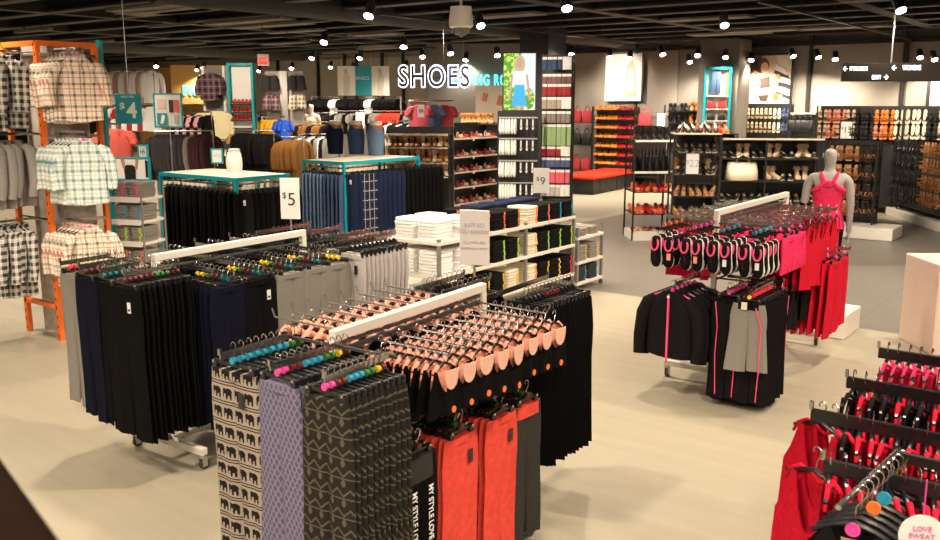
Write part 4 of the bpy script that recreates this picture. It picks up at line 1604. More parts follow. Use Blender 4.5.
c_ = D(474.5, 5.3, 1.6)
sign_at(0, 210, 265, 459.5, 490, c_, 1.45, 'white message card with grey writing on a stem at the front rack beam', rz=rad(22),
        lines=(('JUST SO', 0.034, GREYINK, 0, 0.075), ('YOU KNOW..', 0.034, GREYINK, 0, 0.035), ('ALL ITEMS ARE', 0.021, GREYINK, 0, -0.03), ('INDIVIDUALLY PRICED', 0.0165, GREYINK, 0, -0.065)))
c_ = D(291, 7.3, 1.5)
sign_at(0, 178, 219, 281, 301, c_, 1.45, 'white five dollar price card on a stem on the left rack beam', rz=rad(30), lines=(('5', 0.15, INK, 0.015, -0.01), ('$', 0.07, INK, -0.045, 0.025)))
c_ = D(541, 11.6, 1.2)
sign_at(0, 168, 193, 533, 549, c_, 1.05, 'white nine dollar price card on the top white shelf in front of the sock tower', rz=rad(35), lines=(('9', 0.14, INK, 0.018, -0.01), ('$', 0.07, INK, -0.045, 0.02)))

# ================================================================== TEAL TABLES
def teal_table(label, x0, x1, y0, y1, h):
    t = empty('display_table', (x0, y0, 0), 0, label, 'display table', 'teal framed display tables')
    k = B()
    k.box(((x1 - x0) / 2, (y1 - y0) / 2, h - 0.02), (x1 - x0 - 0.05, y1 - y0 - 0.05, 0.035), mat('cream_table_top', (0.78, 0.68, 0.52), rough=0.45), ch=0.004)
    k.build('table_top', t)
    k = B()
    for x in (0, x1 - x0):
        k.box((x, (y1 - y0) / 2, h - 0.03), (0.045, y1 - y0 + 0.045, 0.05), TEAL)
    for y in (0, y1 - y0):
        k.box(((x1 - x0) / 2, y, h - 0.03), (x1 - x0 - 0.045, 0.045, 0.05), TEAL)
    k.build('top_frame', t)
    for x in (0, x1 - x0):
        for y in (0, y1 - y0):
            k = B()
            k.box((x, y, (h - 0.05) / 2), (0.045, 0.045, h - 0.05), TEAL)
            k.build('leg', t)
    for x in (0, x1 - x0):
        k = B()
        k.tube([(x * 0.86 + (0.12 if x == 0 else 0.0), 0.02, h - 0.12), (x * 0.86 + (0.12 if x == 0 else 0.0), y1 - y0 - 0.02, h - 0.12)], 0.012, CHROME, 8)
        k.build('hanging_rail', t)
    for y in (0, y1 - y0):
        k = B()
        k.tube([(0.02, y + (0.12 if y == 0 else -0.12), h - 0.12), (x1 - x0 - 0.02, y + (0.12 if y == 0 else -0.12), h - 0.12)], 0.012, CHROME, 8)
        k.build('hanging_rail', t)
    return t


def pt(u, v, z):
    return G(u, v, z)


TH = 1.5
T1 = (-11.15, -9.5, 7.55, 8.45)
T2 = (-11.5, -10.55, 10.6, 12.5)
teal_table('teal framed table with a cream top and black trousers hung below it', *T1, TH)
teal_table('teal framed table with three pairs of jeans on its cream top', *T2, TH)
J_BK = trousers('trousers', BLK, w=0.3, hem=0.18, L=1.0, th=0.03, seed=40, disc=False)
J_BT = trousers('trousers', BLK2, w=0.3, hem=0.18, L=1.0, th=0.03, seed=41, disc=False, tagc=CARD)
J_LD = trousers('jeans', DENIM, w=0.3, hem=0.17, L=1.0, th=0.03, seed=42, disc=False)
J_MD = trousers('jeans', MDENIM, w=0.3, hem=0.17, L=1.0, th=0.03, seed=43, disc=False)
J_DD = trousers('jeans', DDENIM, w=0.3, hem=0.17, L=1.0, th=0.03, seed=44, disc=False, tagc=CARD)
J_NP = trousers('trousers', PL_NAVY, w=0.3, hem=0.17, L=1.0, th=0.03, seed=45, disc=False)
# -Y side of table one: three facing blocks then the +X side
for i in range(16):
    kk = J_BK if i % 4 else J_BT
    o = kk.get()
    place(o, (T1[0] + 0.06 + i * 0.105, T1[2] + 0.06, TH - 0.1), rad(-68) + rad(R.uniform(-6, 6)), 'black trousers on the near rail of the cream-topped table', 'trousers', 'black trousers along the near rail of the cream table')
for i in range(10):
    kk = J_BK if i % 4 else J_BT
    o = kk.get()
    place(o, (T1[1] + 0.02, T1[2] + 0.06 + i * 0.095, TH - 0.1), rad(20) + rad(R.uniform(-6, 6)), 'black trousers on the aisle-side rail of the cream-topped table', 'trousers', 'black trousers along the aisle rail of the cream table')
for i in range(11):
    kk = (J_LD if i < 6 else J_MD) if i != 99 else J_NP
    o = kk.get()
    place(o, (T2[0] + 0.05 + i * 0.09, T2[2] - 0.02, TH - 0.1), rad(-66) + rad(R.uniform(-6, 6)), ('light blue jeans' if kk is J_LD else 'mid blue jeans') + ' on the near rail of the jeans table', 'jeans', ('light' if kk is J_LD else 'mid') + ' blue jeans on the near rail of the jeans table')
for i in range(20):
    kk = J_NP if i in (2, 3, 4) else (J_DD if i < 11 else J_BK)
    o = kk.get()
    nm = 'navy checked trousers' if kk is J_NP else ('dark blue jeans' if kk is J_DD else 'black trousers')
    place(o, (T2[1] + 0.04, T2[2] + 0.05 + i * 0.12, TH - 0.1), rad(22) + rad(R.uniform(-6, 6)), nm + ' on the aisle-side rail of the jeans table', 'trousers' if kk is not J_DD else 'jeans', nm + ' on the aisle rail of the jeans table')


def hip_form(name, m, belt, L=0.62):
    def mk():
        t = empty(name)
        b = B()
        prof = [(0.0, 0.152, 0.105), (0.12, 0.156, 0.11), (0.25, 0.16, 0.118), (0.36, 0.163, 0.122), (0.44, 0.16, 0.122), (0.52, 0.142, 0.108), (0.58, 0.13, 0.095), (L, 0.125, 0.09)] if L > 0.5 else [(0.0, 0.15, 0.105), (0.15, 0.16, 0.118), (0.28, 0.152, 0.118), (0.36, 0.142, 0.105), (L, 0.135, 0.095)]
        N = 20
        b.loft([[(rx * math.cos(2 * PI * j / N), ry * math.sin(2 * PI * j / N) * (1.15 if math.sin(2 * PI * j / N) > 0 else 1.0), z) for j in range(N)] for z, rx, ry in prof], m)
        b.build('denim_shell', t, True)
        b = B()
        b.loft([[(rx * math.cos(2 * PI * j / N), ry * math.sin(2 * PI * j / N), z) for j in range(N)] for z, rx, ry in ((L - 0.01, 0.127, 0.088), (L + 0.05, 0.13, 0.09), (L + 0.075, 0.132, 0.09), (L + 0.08, 0.12, 0.08))], SOLEW)
        b.build('torso_top', t, True)
        if belt:
            b = B()
            b.loft([[(rx * math.cos(2 * PI * j / N), ry * math.sin(2 * PI * j / N), z) for j in range(N)] for z, rx, ry in ((L - 0.075, 0.142, 0.104), (L - 0.005, 0.137, 0.1))], belt)
            b.build('belt', t, True)
        for s in (-1, 1):
            b = B()
            b.tube([(s * 0.07, 0.125, 0.5), (s * 0.03, 0.14, 0.44), (s * 0.05, 0.145, 0.36), (s * 0.1, 0.13, 0.36), (s * 0.115, 0.11, 0.46)], 0.004, m, 5)
            b.build('back_pocket', t, True)
        return t
    return Kind(mk)


HB = COGNAC
for u, v, kk, lab in ((336, 153.5, hip_form('jeans_form', DDENIM, HB), 'black jeans on a hip form, leftmost of the three on the table'), (357, 154, hip_form('jeans_form', MDENIM, HB), 'dark blue jeans on a hip form, between the black and the light blue pair'),
                      (376.5, 155, hip_form('jeans_form', DENIM, HB), 'light blue jeans with a tan belt, rightmost of three hip forms on the table')):
    x, y = G(u, v, TH)
    o = kk.get()
    place(o, (x, y, TH), rad(150), lab, 'jeans', 'jeans on hip forms')
    o.scale = (1.25, 1.2, 0.88)
x, y = -10.32, 8.2
o = hip_form('jeans_form', WHITEC, None, 0.44).get()
place(o, (x, y, TH), rad(150), 'white jeans on a hip form on the cream-topped table', 'jeans')
o.scale = (0.9, 0.9, 0.62)

# ================================================================== ORANGE RACKING WITH SHIRTS
t = empty('racking_frame', (-8.97, 4.75, 0), 0, 'tall orange perforated steel racking holding checked shirts at the far left', 'clothes rack')
OH = 3.06


def perforated(k, x, y, z0, z1, m, w=0.055, face=-1):
    k.box((x, y, (z0 + z1) / 2), (w, 0.05, z1 - z0), m)
    n = int((z1 - z0) / 0.1)
    for i in range(n):
        k.box((x, y - 0.026, z0 + 0.05 + i * 0.1), (0.014, 0.004, 0.03), INK)


for x, y in ((0, 0), (-0.66, 0), (0, 0.62), (-0.66, 0.62)):
    k = B()
    perforated(k, x, y, 0, OH, ORANGE)
    k.build('upright', t)
for (a, c2) in (((-0.66, 0, OH), (0, 0, OH)), ((0, 0, OH), (0, 0.62, OH)), ((-0.66, 0, OH), (-0.66, 0.62, OH)), ((-0.66, 0, 0.36), (0, 0, 0.36)), ((0, 0, 0.36), (0, 0.62, 0.36)), ((-0.66, 0.62, OH), (0, 0.62, OH))):
    k = B()
    d = [abs(q - p) for p, q in zip(a, c2)]
    k.box([(p + q) / 2 for p, q in zip(a, c2)], [max(0.05, q) for q in d], ORANGE)
    k.build('beam', t)
for z in (2.98, 2.16, 1.28):
    k = B()
    k.box((0.02, 0.31, z - 0.03), (0.03, 0.6, 0.03), STEEL)
    k.box((0.27, 0.16, z), (0.5, 0.012, 0.025), CHROME)
    k.box((0.52, 0.16, z + 0.012), (0.012, 0.014, 0.035), CHROME)
    k.build('arm', t)
    k = B()
    k.tube([(-0.3, 0.0, z), (-0.3, -1.1, z)], 0.013, CHROME, 8)
    k.tube([(-0.66, 0.0, z), (0, 0.0, z)], 0.013, CHROME, 8)
    k.build('hanging_rail', t)
SH_W = shirt('shirt', PL_WARM, w=0.42, L=0.64, sl=0.44, seed=50, disc=PNKS)
SH_T = shirt('shirt', PL_TEAL, w=0.42, L=0.64, sl=0.44, seed=51, disc=PNKS)
SH_B = shirt('shirt', PL_BW, w=0.44, L=0.72, sl=0.5, seed=52, parts=True)
SH_G = shirt('hoodie', cloth('dusty_grey_fleece', (0.3, 0.275, 0.255)), w=0.46, L=0.68, sl=0.52, seed=53, collar=False)
for z, kk, nm, lv in ((2.98, SH_W, 'cream, black and red checked shirt', 'top'), (2.16, SH_T, 'white and teal checked shirt', 'middle'), (1.28, SH_W, 'cream, black and red checked shirt', 'lowest')):
    row(kk, (-8.52, 4.91, z + 0.012), (-0.075, 0, 0), 6, rad(56), nm + ' behind the front one, %s arm of the racking' % lv, nm + 's on the %s arm' % lv, 'shirt', 'foremost %s on the %s arm of the orange racking' % (nm, lv), jr=7)
for z, kk, nm, lv in ((2.98, SH_B, 'black and white checked shirt', 'top'), (2.16, SH_G, 'dusty grey hoodie', 'middle'), (1.28, SH_B, 'black and white checked shirt', 'lowest')):
    row(kk, (-9.27, 4.6, z + 0.012), (0, -0.082, 0), 11, rad(4), nm + ' in the %s row at the left picture edge' % lv, nm + 's in the %s row' % lv, 'hoodie' if kk is SH_G else 'shirt', jr=10)

# ================================================================== helper for fixtures far away
def lw(loc, rz, p):
    c, s = math.cos(rz), math.sin(rz)
    return (loc[0] + p[0] * c - p[1] * s, loc[1] + p[0] * s + p[1] * c, loc[2] + p[2] if len(loc) > 2 else p[2])


def wall_unit(name, label, loc, rz, w, h, dep, shelves, panel=BMETAL, side=BMETAL, shelf=BMETAL, edge=None, back=True, group=None, cat='shelf', posts=(0, 1)):
    """front towards local -Y, loc = front-left floor corner"""
    t = empty(name, loc, rz, label, cat, group)
    if back:
        k = B()
        k.box((w / 2, dep - 0.01, h / 2), (w, 0.02, h), panel)
        k.build('back_panel', t)
    for x in posts:
        for y in (0.015, dep - 0.015):
            k = B()
            k.box((x * w, y, h / 2), (0.03, 0.03, h), side)
            k.build('upright', t)
    for z in shelves:
        k = B()
        k.box((w / 2, dep / 2, z - 0.01), (w - 0.03, dep - 0.02, 0.02), shelf)
        if edge:
            k.box((w / 2, 0.0, z - 0.01), (w - 0.03, 0.012, 0.035), edge)
        k.build('shelf', t)
    return t


# --- teal shelving of folded grey clothes behind the orange racking
ux = D(113.5, 9.95, 1.0)
t = empty('shelf_unit', (ux[0], ux[1], 0), rad(20), 'teal framed shelving of folded grey clothes beside the orange racking', 'shelf')
for x in (0, 0.4):
    for y in (0, 0.4):
        k = B()
        hh = V(40, 9.95) if (x == 0 and y == 0) else 1.6
        k.box((x, y, hh / 2), (0.05 if x == 0 else 0.016, 0.05 if x == 0 else 0.016, hh), TEAL if x == 0 else GMETAL)
        k.build('upright', t)
ZS = [V(v, 10.15) for v in (263, 240, 219, 197)]
for z in ZS:
    k = B()
    k.box((0.2, 0.2, z), (0.38, 0.4, 0.03), WHITE)
    k.box((0.2, -0.022, z), (0.38, 0.01, 0.06), CARD)
    k.build('shelf', t)
for i, (z, sm, sn) in enumerate(zip(ZS, (ORGS, LIME, CYAS, PNKS), ('orange', 'lime', 'blue', 'pink'))):
    kk = folded('folded_sweater', GREY, sm, 0.17, 0.3, 0.034, 60 + i)
    for j in range(2):
        p = lw((ux[0], ux[1]), rad(20), (0.11 + j * 0.185, 0.16, z + 0.016))
        nm = 'grey folded top with %s sticker, %s stack of that row on the teal shelving' % (sn, ('left', 'right')[j])
        stack(kk, p, 5, 0.034, nm, nm, 'top', rad(20))
px_ = D(133, 11.2, 1.5)
o = card_sign('framed_picture', (px_[0], px_[1], V(169, 11.2)), 0.5, 0.27, rad(22), 'teal framed picture of raised hands holding black shorts, above the folded grey tops', frame=TEAL)
art(o, [(BLEA, [(-.1, -.13), (.05, -.13), (.06, .02), (.02, .05), (-.07, .05), (-.11, .02)]), (SKIN, [(-.12, .0), (-.09, .0), (-.1, .12), (-.13, .14), (-.15, .12)]), (SKIN, [(.05, .0), (.08, .0), (.1, .14), (.07, .14)]), (BLEA, [(.2, -.1), (.23, -.1), (.235, .1), (.2, .12)])], -0.012)
o = card_sign('price_sign', (*D(142.5, 12.4, 1.9), V(151.5, 12.4)), 0.13, 0.17, rad(30), 'small white card in a teal frame above the grey folded tops', frame=TEAL, lines=(('$', 0.05, INK, -0.03, 0), ('6', 0.09, INK, 0.01, 0)))
o = card_sign('price_sign', (*D(217, 13.2, 1.7), V(156, 13.2)), 0.16, 0.2, rad(30), 'small white card in a teal frame standing at the edge of the cream-topped table', frame=TEAL, stand=0.05, lines=(('$', 0.05, GREYINK, -0.03, 0), ('10', 0.08, GREYINK, 0.02, 0)))
# --- $4 sign and picture board
o = card_sign('price_sign', (*D(128.5, 13.0, 2.4), V(109, 13.0)), 0.39, 0.42, rad(30), 'square teal four dollar sign hanging over the coral t-shirt', face=TEALS, lines=(('4', 0.3, WHITEINK, 0.05, -0.03, 0.008), ('$', 0.15, WHITEINK, -0.09, 0.03, 0.004), ('BASIC TEES', 0.04, WHITEINK, 0, 0.17)))
k = B()
k.tube([(0, 0.02, 0.2), (0, 0.02, 2.1)], 0.006, STEEL, 6)
k.build('hanging_rod', o)
o = card_sign('picture_board', (*D(168, 14.0, 2.4), V(110.5, 14.0)), 0.44, 0.5, rad(30), 'white picture board in a teal frame above the dark coats', frame=TEAL)
art(o, [(mat('pale_pink_print', (0.8, 0.55, 0.5)), rect(-.17, .03, -.03, .17)), (INK, rect(.02, -.03, .09, .16)), (mat('red_print', (0.75, 0.12, 0.1)), rect(.1, -.03, .18, .16)), (TEALS, rect(-.18, -.22, -.02, -.04)), (WHITEINK, [(-.13, -.2), (-.08, -.2), (-.05, -.08), (-.1, -.06)]), (GREYINK, rect(.1, -.2, .17, -.06))], -0.012)
k = B()
k.tube([(0, 0.02, -0.25), (0, 0.02, -V(110.5, 14.0) + 0.06)], 0.012, STEEL, 8)
k.cyl((0, 0.02, -V(110.5, 14.0) + 0.02), 0.16, 0.03, STEEL, 20)
k.build('sign_stand', o)

# --- distant rails of garments
TEE = {}


def tee(nm, m):
    if nm not in TEE:
        TEE[nm] = shirt('tshirt', m, w=0.42, L=0.55, sl=0.2, seed=len(TEE) + 70, collar=False, sleeve_r=0.07, hanger=False)
    return TEE[nm]


COAT = {}


def coat(nm, m):
    if nm not in COAT:
        COAT[nm] = shirt('coat', m, w=0.44, L=0.78, sl=0.56, seed=len(COAT) + 90, collar=False, hanger=False)
    return COAT[nm]


def far_rail(label, u0, u1, d0, d1, z, low=None):
    """chrome rail on two legs between two plan points"""
    a, c = D(u0, d0, z), D(u1, d1, z)
    L = math.hypot(c[0] - a[0], c[1] - a[1])
    rz = math.atan2(c[1] - a[1], c[0] - a[0])
    t = empty('clothes_rail', (a[0], a[1], 0), rz, label, 'clothes rail')
    k = B()
    k.tube([(-0.03, 0, z), (L + 0.03, 0, z)], 0.016, CHROME, 8)
    k.build('hanging_rail', t)
    for x in (-0.02, L + 0.02):
        k = B()
        k.box((x, 0, z / 2), (0.04, 0.04, z), GMETAL)
        k.box((x, 0, 0.02), (0.05, 0.5, 0.04), GMETAL)
        k.build('leg', t)
    return a, c, rz, L


def hang_along(rail, z, kinds, n, label_fn, cat, group, turn=70, f0=0.03, f1=0.97, jr=8):
    a, c, rz, L = rail
    out = []
    for i in range(n):
        f = f0 + (f1 - f0) * (i / (n - 1) if n > 1 else 0.5)
        kk, nm = kinds(i)
        o = kk.get()
        place(o, (a[0] + (c[0] - a[0]) * f, a[1] + (c[1] - a[1]) * f, z + 0.016), rz + rad(turn) + rad(R.uniform(-jr, jr)), label_fn(nm), cat, (group % nm) if '%s' in group else group)
        out.append(o)
    return out


CHAR = cloth('charcoal_wool', (0.055, 0.05, 0.055))
PLUM = cloth('plum_wool', (0.07, 0.03, 0.035))
r1 = far_rail('rail of dark coats under the framed picture board', 157, 211, 15.5, 15.5, V(131, 15.5))
hang_along(r1, V(131, 15.5), lambda i: (coat('char', CHAR), 'charcoal') if i < 9 else ((coat('grey', GREY), 'grey') if i == 9 else (coat('plum', PLUM), 'dark plum')), 14, lambda n: n + ' coat on the rail under the framed picture board', 'coat', '%s coats under the picture board', 62)
r1 = far_rail('rail holding the coral t-shirts under the four dollar sign', 110, 118, 14.4, 14.2, V(124, 14.3))
hang_along(r1, V(124, 14.3) - 0.02, lambda i: (tee('coral', cloth('coral_tee', (0.75, 0.13, 0.1))), 'coral'), 3, lambda n: 'coral t-shirt hanging under the teal four dollar sign', 't-shirt', 'coral t-shirts under the four dollar sign', 50)
r1 = far_rail('tall rail of pale tops beyond the four dollar sign', 112, 152, 22, 22, V(68, 22))
hang_along(r1, V(68, 22), lambda i: (coat('white', WHITEC), 'white') if i % 3 else (coat('rose', cloth('pale_rose', (0.6, 0.35, 0.32))), 'pale rose'), 11, lambda n: n + ' top on the tall rail beyond the four dollar sign', 'top', '%s tops on the tall rail', 40)
r1 = far_rail('low rail of mixed tops below the tall rail of pale tops', 112, 152, 20.5, 20.5, V(104, 20.5))
hang_along(r1, V(104, 20.5), lambda i: (tee('white', WHITEC), 'white') if i % 2 else (tee('maroon', MAROON), 'maroon'), 8, lambda n: n + ' top on the low rail behind the four dollar sign', 'top', '%s tops on the low rail', 30)
r1 = far_rail('rail of pink and black tops behind the picture board', 178, 210, 19, 19, V(112, 19))
hang_along(r1, V(112, 19), lambda i: (tee('rosy', cloth('pale_pink_tee', (0.7, 0.35, 0.36))), 'pink') if i % 2 else (tee('black', BLK2), 'black'), 9, lambda n: n + ' top on the rail right behind the picture board', 'top', '%s tops behind the picture board', 40)

# black-haired person under the $4 sign
per = adult('person', SKIN, 1.66, (*D(135, 13.6, 0), 0), rad(200))
tag(per, 'person with dark hair in a dark top standing behind the four dollar sign', 'person')
k = B()
k.ell((0, 0.012, 1.545), (0.085, 0.1, 0.105), BLEA, 14, 10)
k.ell((0, 0.06, 1.44), (0.07, 0.05, 0.12), BLEA, 12, 8)
k.build('hair', per, True)
k = B()
N = 20
k.loft([[(rx * math.cos(2 * PI * j / N), ry * math.sin(2 * PI * j / N) + 0.005, z) for j in range(N)] for z, rx, ry in ((0.82, .18, .135), (0.95, .16, .12), (1.1, .16, .115), (1.22, .175, .125), (1.3, .17, .115), (1.345, .09, .075))], BLK2)
for s in (-1, 1):
    k.tube([(s * .15, .01, 1.29), (s * .195, .014, 1.25), (s * .22, .028, 1.03)], [.075, .072, .056], BLK2, 10)
k.build('top', per, True)
k = B()
for s in (-1, 1):
    k.tube([(s * .08, 0, .87), (s * .088, -.005, .46), (s * .092, .018, .1)], [.115, .082, .06], CHAR, 12)
k.build('trousers', per, True)

# --- tall teal mirror with a white side frame, plaid shirts and pale clothes beside it
mx = D(241.5, 19.0, 1.5)
zt, zb = V(64, 19), V(167, 19)
FR_ = rad(34)
COAT_Y = coat('ochre', cloth('ochre_wool', (0.5, 0.25, 0.05)))
COAT_K = coat('black', BLK2)
t = empty('framed_display', (mx[0], mx[1], 0), FR_, 'tall teal framed display of red shoes and coats beside the pale yellow clothes', 'display frame')
k = B()
k.box((0, 0.3, zt / 2), (0.46, 0.03, zt), mat('pale_display_back', (0.8, 0.76, 0.7), rough=0.6))
k.build('back_panel', t)
k = B()
for s in (-1, 1):
    k.box((s * 0.25, 0.14, zt / 2), (0.05, 0.05, zt), TEAL)
    k.box((s * 0.25, 0.29, zt / 2), (0.05, 0.05, zt), TEAL)
k.box((0, 0.14, zt), (0.54, 0.05, 0.05), TEAL)
k.build('display_frame', t)
RSH = court_shoe('pump', REDL, COGNAC, 0.23, 0.04)
for r_, v in enumerate((104, 112, 120)):
    z = V(v, 19.0)
    k = B()
    k.box((0, 0.2, z - 0.01), (0.44, 0.3, 0.02), BMETAL)
    k.build('shelf', t)
    for j in range(5):
        p = lw((mx[0], mx[1]), FR_, (-0.17 + 0.085 * j, 0.14, 0))
        place(RSH.get(), (p[0], p[1], z), FR_ - PI / 2, 'red pump on the %s shelf of the tall teal framed display' % ('top', 'middle', 'lowest')[r_], 'shoe', 'red pumps, %s shelf of the teal frame' % ('top', 'middle', 'lowest')[r_])
k = B()
k.box((0, 0.2, V(127, 19)), (0.44, 0.3, 0.04), WHITE)
k.build('shelf', t)
k = B()
k.tube([(-0.22, 0.15, V(131, 19)), (0.22, 0.15, V(131, 19))], 0.012, CHROME, 8)
k.build('hanging_rail', t)
for j in range(5):
    p = lw((mx[0], mx[1]), FR_, (-0.16 + 0.08 * j, 0.15, 0))
    kk, nm = (COAT_Y, 'ochre') if j == 0 else (COAT_K, 'black')
    place(kk.get(), (p[0], p[1], V(130, 19)), FR_ + rad(65), nm + ' coat hanging in the foot of the tall teal framed display', 'coat', nm + ' coats in the teal frame')
px0 = D(218, 19.4, 1.5)
t = empty('garment_display', (px0[0], px0[1], 0), rad(34), 'tall white-edged display panel of checked shirts left of the tall teal frame', 'display panel')
k = B()
k.box((0, 0.06, V(66, 19.4) / 2), (0.42, 0.04, V(66, 19.4)), mat('brown_grey_panel', (0.2, 0.17, 0.15), rough=0.7))
k.build('back_panel', t)
k = B()
k.box((0.22, 0.0, V(66, 19.4) / 2), (0.05, 0.14, V(66, 19.4)), WHITE)
k.box((-0.22, 0.0, V(66, 19.4) / 2), (0.05, 0.14, V(66, 19.4)), WHITE)
k.build('side_frame', t)
for z in (V(74, 19.4), V(112, 19.4)):
    k = B()
    k.tube([(0, 0.05, z), (0, -0.42, z)], 0.012, CHROME, 8)
    k.build('arm', t)
SH_R = shirt('shirt', PL_RED, w=0.38, L=0.56, sl=0.4, seed=55, collar=False, hanger=False)
SH_Y = coat('pale', PALEY)
for i in range(4):
    p = lw((px0[0], px0[1]), rad(34), (0, -0.1 - i * 0.09, 0))
    place(SH_R.get(), (p[0], p[1], V(70, 19.4)), rad(34 + R.uniform(-5, 5)), 'dark red checked shirt high on the display panel beside the tall teal frame' if i == 3 else 'dark red checked shirt behind the front one beside the tall teal frame', 'shirt', 'dark red checked shirts')
for i in range(5):
    p = lw((px0[0], px0[1]), rad(34), (-0.1 + i * 0.07, -0.3, 0))
    o = SH_Y.get()
    place(o, (p[0], p[1], V(108, 19.4)), rad(60 + R.uniform(-9, 9)), 'pale yellow top hanging below the dark red checked shirts', 'top', 'pale yellow tops beside the tall teal frame')
    o.scale = (0.9, 0.9, 0.8)
for i in range(8):
    p = lw((px0[0], px0[1]), rad(34), (-0.25 + i * 0.09, -0.5, 0))
    o = (coat('char', CHAR) if i % 2 else coat('plum', PLUM)).get()
    place(o, (p[0], p[1], V(140, 19)), rad(75 + R.uniform(-9, 9)), 'dark coat in the row below the pale yellow tops', 'coat', 'dark coats below the pale yellow tops')
r1 = far_rail('low rail of dark coats below the pale yellow tops', 206, 226, 18.7, 18.9, V(140, 18.8))

# --- fixture with shorts forms, yellow / blue / brown garments
px0 = D(285, 24.0, 2.0)
t = empty('garment_display', (px0[0], px0[1], 0), rad(34), 'dark display panel of shorts and checked skirts right of the exit sign', 'display panel')
H_ = V(71, 24)
k = B()
k.box((0, 0.05, H_ / 2), (1.0, 0.05, H_), mat('brown_grey_panel', (0.2, 0.17, 0.15)))
k.build('back_panel', t)
k = B()
k.box((0, 0, H_ / 2), (0.2, 0.1, H_), GMETAL)
k.build('mullion', t)
for j, (dx, v, m_, nm) in enumerate(((-0.32, 76, BLK2, 'black shorts'), (0.38, 76, BLK2, 'black shorts'), (-0.32, 96, PL_RED, 'red checked skirt'), (0.38, 95, plaid('brown_plaid', (0.35, 0.28, 0.2), (0.03, 0.025, 0.02), (0.6, 0.55, 0.45), f=10), 'brown checked skirt'))):
    p = lw((px0[0], px0[1]), rad(34), (dx, -0.12, 0))
    kk = trousers('shorts', m_, w=0.36, hem=0.26, L=0.36, th=0.09, seed=110 + j, disc=False)
    o = kk.get()
    place(o, (p[0], p[1], V(v, 24) + 0.12), rad(34), nm + (' on the left half' if dx < 0 else ' on the right half') + ' of the dark display panel by the exit sign', 'shorts' if 'shorts' in nm else 'skirt')
r1 = far_rail('rail of brown coats with yellow and blue tops above', 273, 302, 19.0, 19.0, V(137, 19))
hang_along(r1, V(137, 19), lambda i: (coat('brown', BROWN), 'brown'), 10, lambda n: 'brown coat on the rail below the yellow and blue tops', 'coat', 'brown coats', 60)
r2 = r1
r1 = far_rail('short high rail with the yellow and blue tops', 263, 285, 19.6, 19.6, V(117, 19.6))
for q_ in hang_along(r1, V(117, 19.6), lambda i: (tee('yellow', YELLOW), 'yellow') if i < 4 else (tee('blue', BLUE), 'royal blue'), 6, lambda n: n + ' top hanging above the brown coats', 'top', '%s tops above the brown coats', 20):
    q_.scale = (0.62, 1, 1.0)
r1 = far_rail('rail of black coats right of the tall teal frame', 254, 272, 18.8, 18.8, V(131, 18.8))
hang_along(r1, V(131, 18.8), lambda i: (coat('black', BLK2), 'black'), 7, lambda n: 'black coat on the rail right of the tall teal frame', 'coat', 'black coats right of the tall teal frame', 60)
r1 = far_rail('rail of grey and white coats right of the brown coats', 300, 332, 20.0, 20.0, V(134, 20))
hang_along(r1, V(134, 20), lambda i: (coat('grey', GREY), 'grey') if i % 3 == 0 else ((coat('white', WHITEC), 'white') if i % 3 == 1 else (coat('black', BLK2), 'black')), 10, lambda n: n + ' coat on the rail right of the brown coats', 'coat', '%s coats right of the brown coats', 55)
r1 = far_rail('rail of brown tops in front of the pale mannequin', 288, 330, 22.0, 22.0, V(122, 22))
hang_along(r1, V(122, 22), lambda i: (tee('brown', BROWN), 'brown') if i % 3 else (tee('black', BLK2), 'black'), 10, lambda n: n + ' top on the rail in front of the pale mannequin', 'top', '%s tops in front of the pale mannequin', 45)
mn = adult('mannequin', mat('pale_mannequin', (0.7, 0.55, 0.45), rough=0.4), 1.78, (*D(314, 25.5, 0), V(103, 25.5) - 1.78), rad(20), detail=False)
tag(mn, 'pale mannequin in a light top standing behind the brown tops', 'mannequin')
k = B()
k.loft([[(rx * math.cos(2 * PI * j / N), ry * math.sin(2 * PI * j / N) + 0.005, z) for j in range(N)] for z, rx, ry in ((0.85, .2, .15), (1.1, .17, .125), (1.25, .185, .13), (1.36, .17, .11), (1.42, .09, .08))], CREAM)
k.build('top', mn, True)
b = B()
pz = V(103, 25.5) - 1.78
if pz > 0.02:
    x, y = D(314, 25.5, 0)
    b.box((x, y, pz / 2), (0.5, 0.5, pz), WHITE)
    tag(b.build('plinth'), 'white plinth under the pale mannequin', 'plinth')
# long rails in the middle distance
for (u0, u1, d, v, fn, n, lab, cat) in (
        (312, 400, 27.0, 97, lambda i: (tee('white', WHITEC), 'white') if i in (5, 6, 14, 15) else (tee('black', BLK2), 'black'), 22, 'top on the long far rail under the teal banner', 'top'),
        (335, 420, 24.0, 111, lambda i: (tee('redt', cloth('red_tee', (0.7, 0.05, 0.03))), 'red') if 11 < i < 18 else ((tee('grey', GREY), 'grey') if i % 3 else (tee('black', BLK2), 'black')), 22, 'top on the second far rail, behind the jeans table', 'top'),
        (390, 446, 20.0, 121, lambda i: (tee('black', BLK2), 'black') if i % 4 else (tee('white', WHITEC), 'white'), 20, 'top on the rail above the brown boots', 'top'),
        (240, 330, 26.0, 113, lambda i: (tee('black', BLK2), 'black') if i % 3 else (tee('grey', GREY), 'grey'), 18, 'top on the far rail behind the brown tops', 'top')):
    r1 = far_rail('long rail of tops' + {97: ' under the teal banner', 111: ' behind the jeans table', 121: ' above the brown boots', 113: ' behind the brown tops'}[v], u0, u1, d, d, V(v, d))
    hang_along(r1, V(v, d), fn, n, lambda q: q + ' ' + lab, cat, '%s tops ' + lab.split(' ', 1)[1], 50)
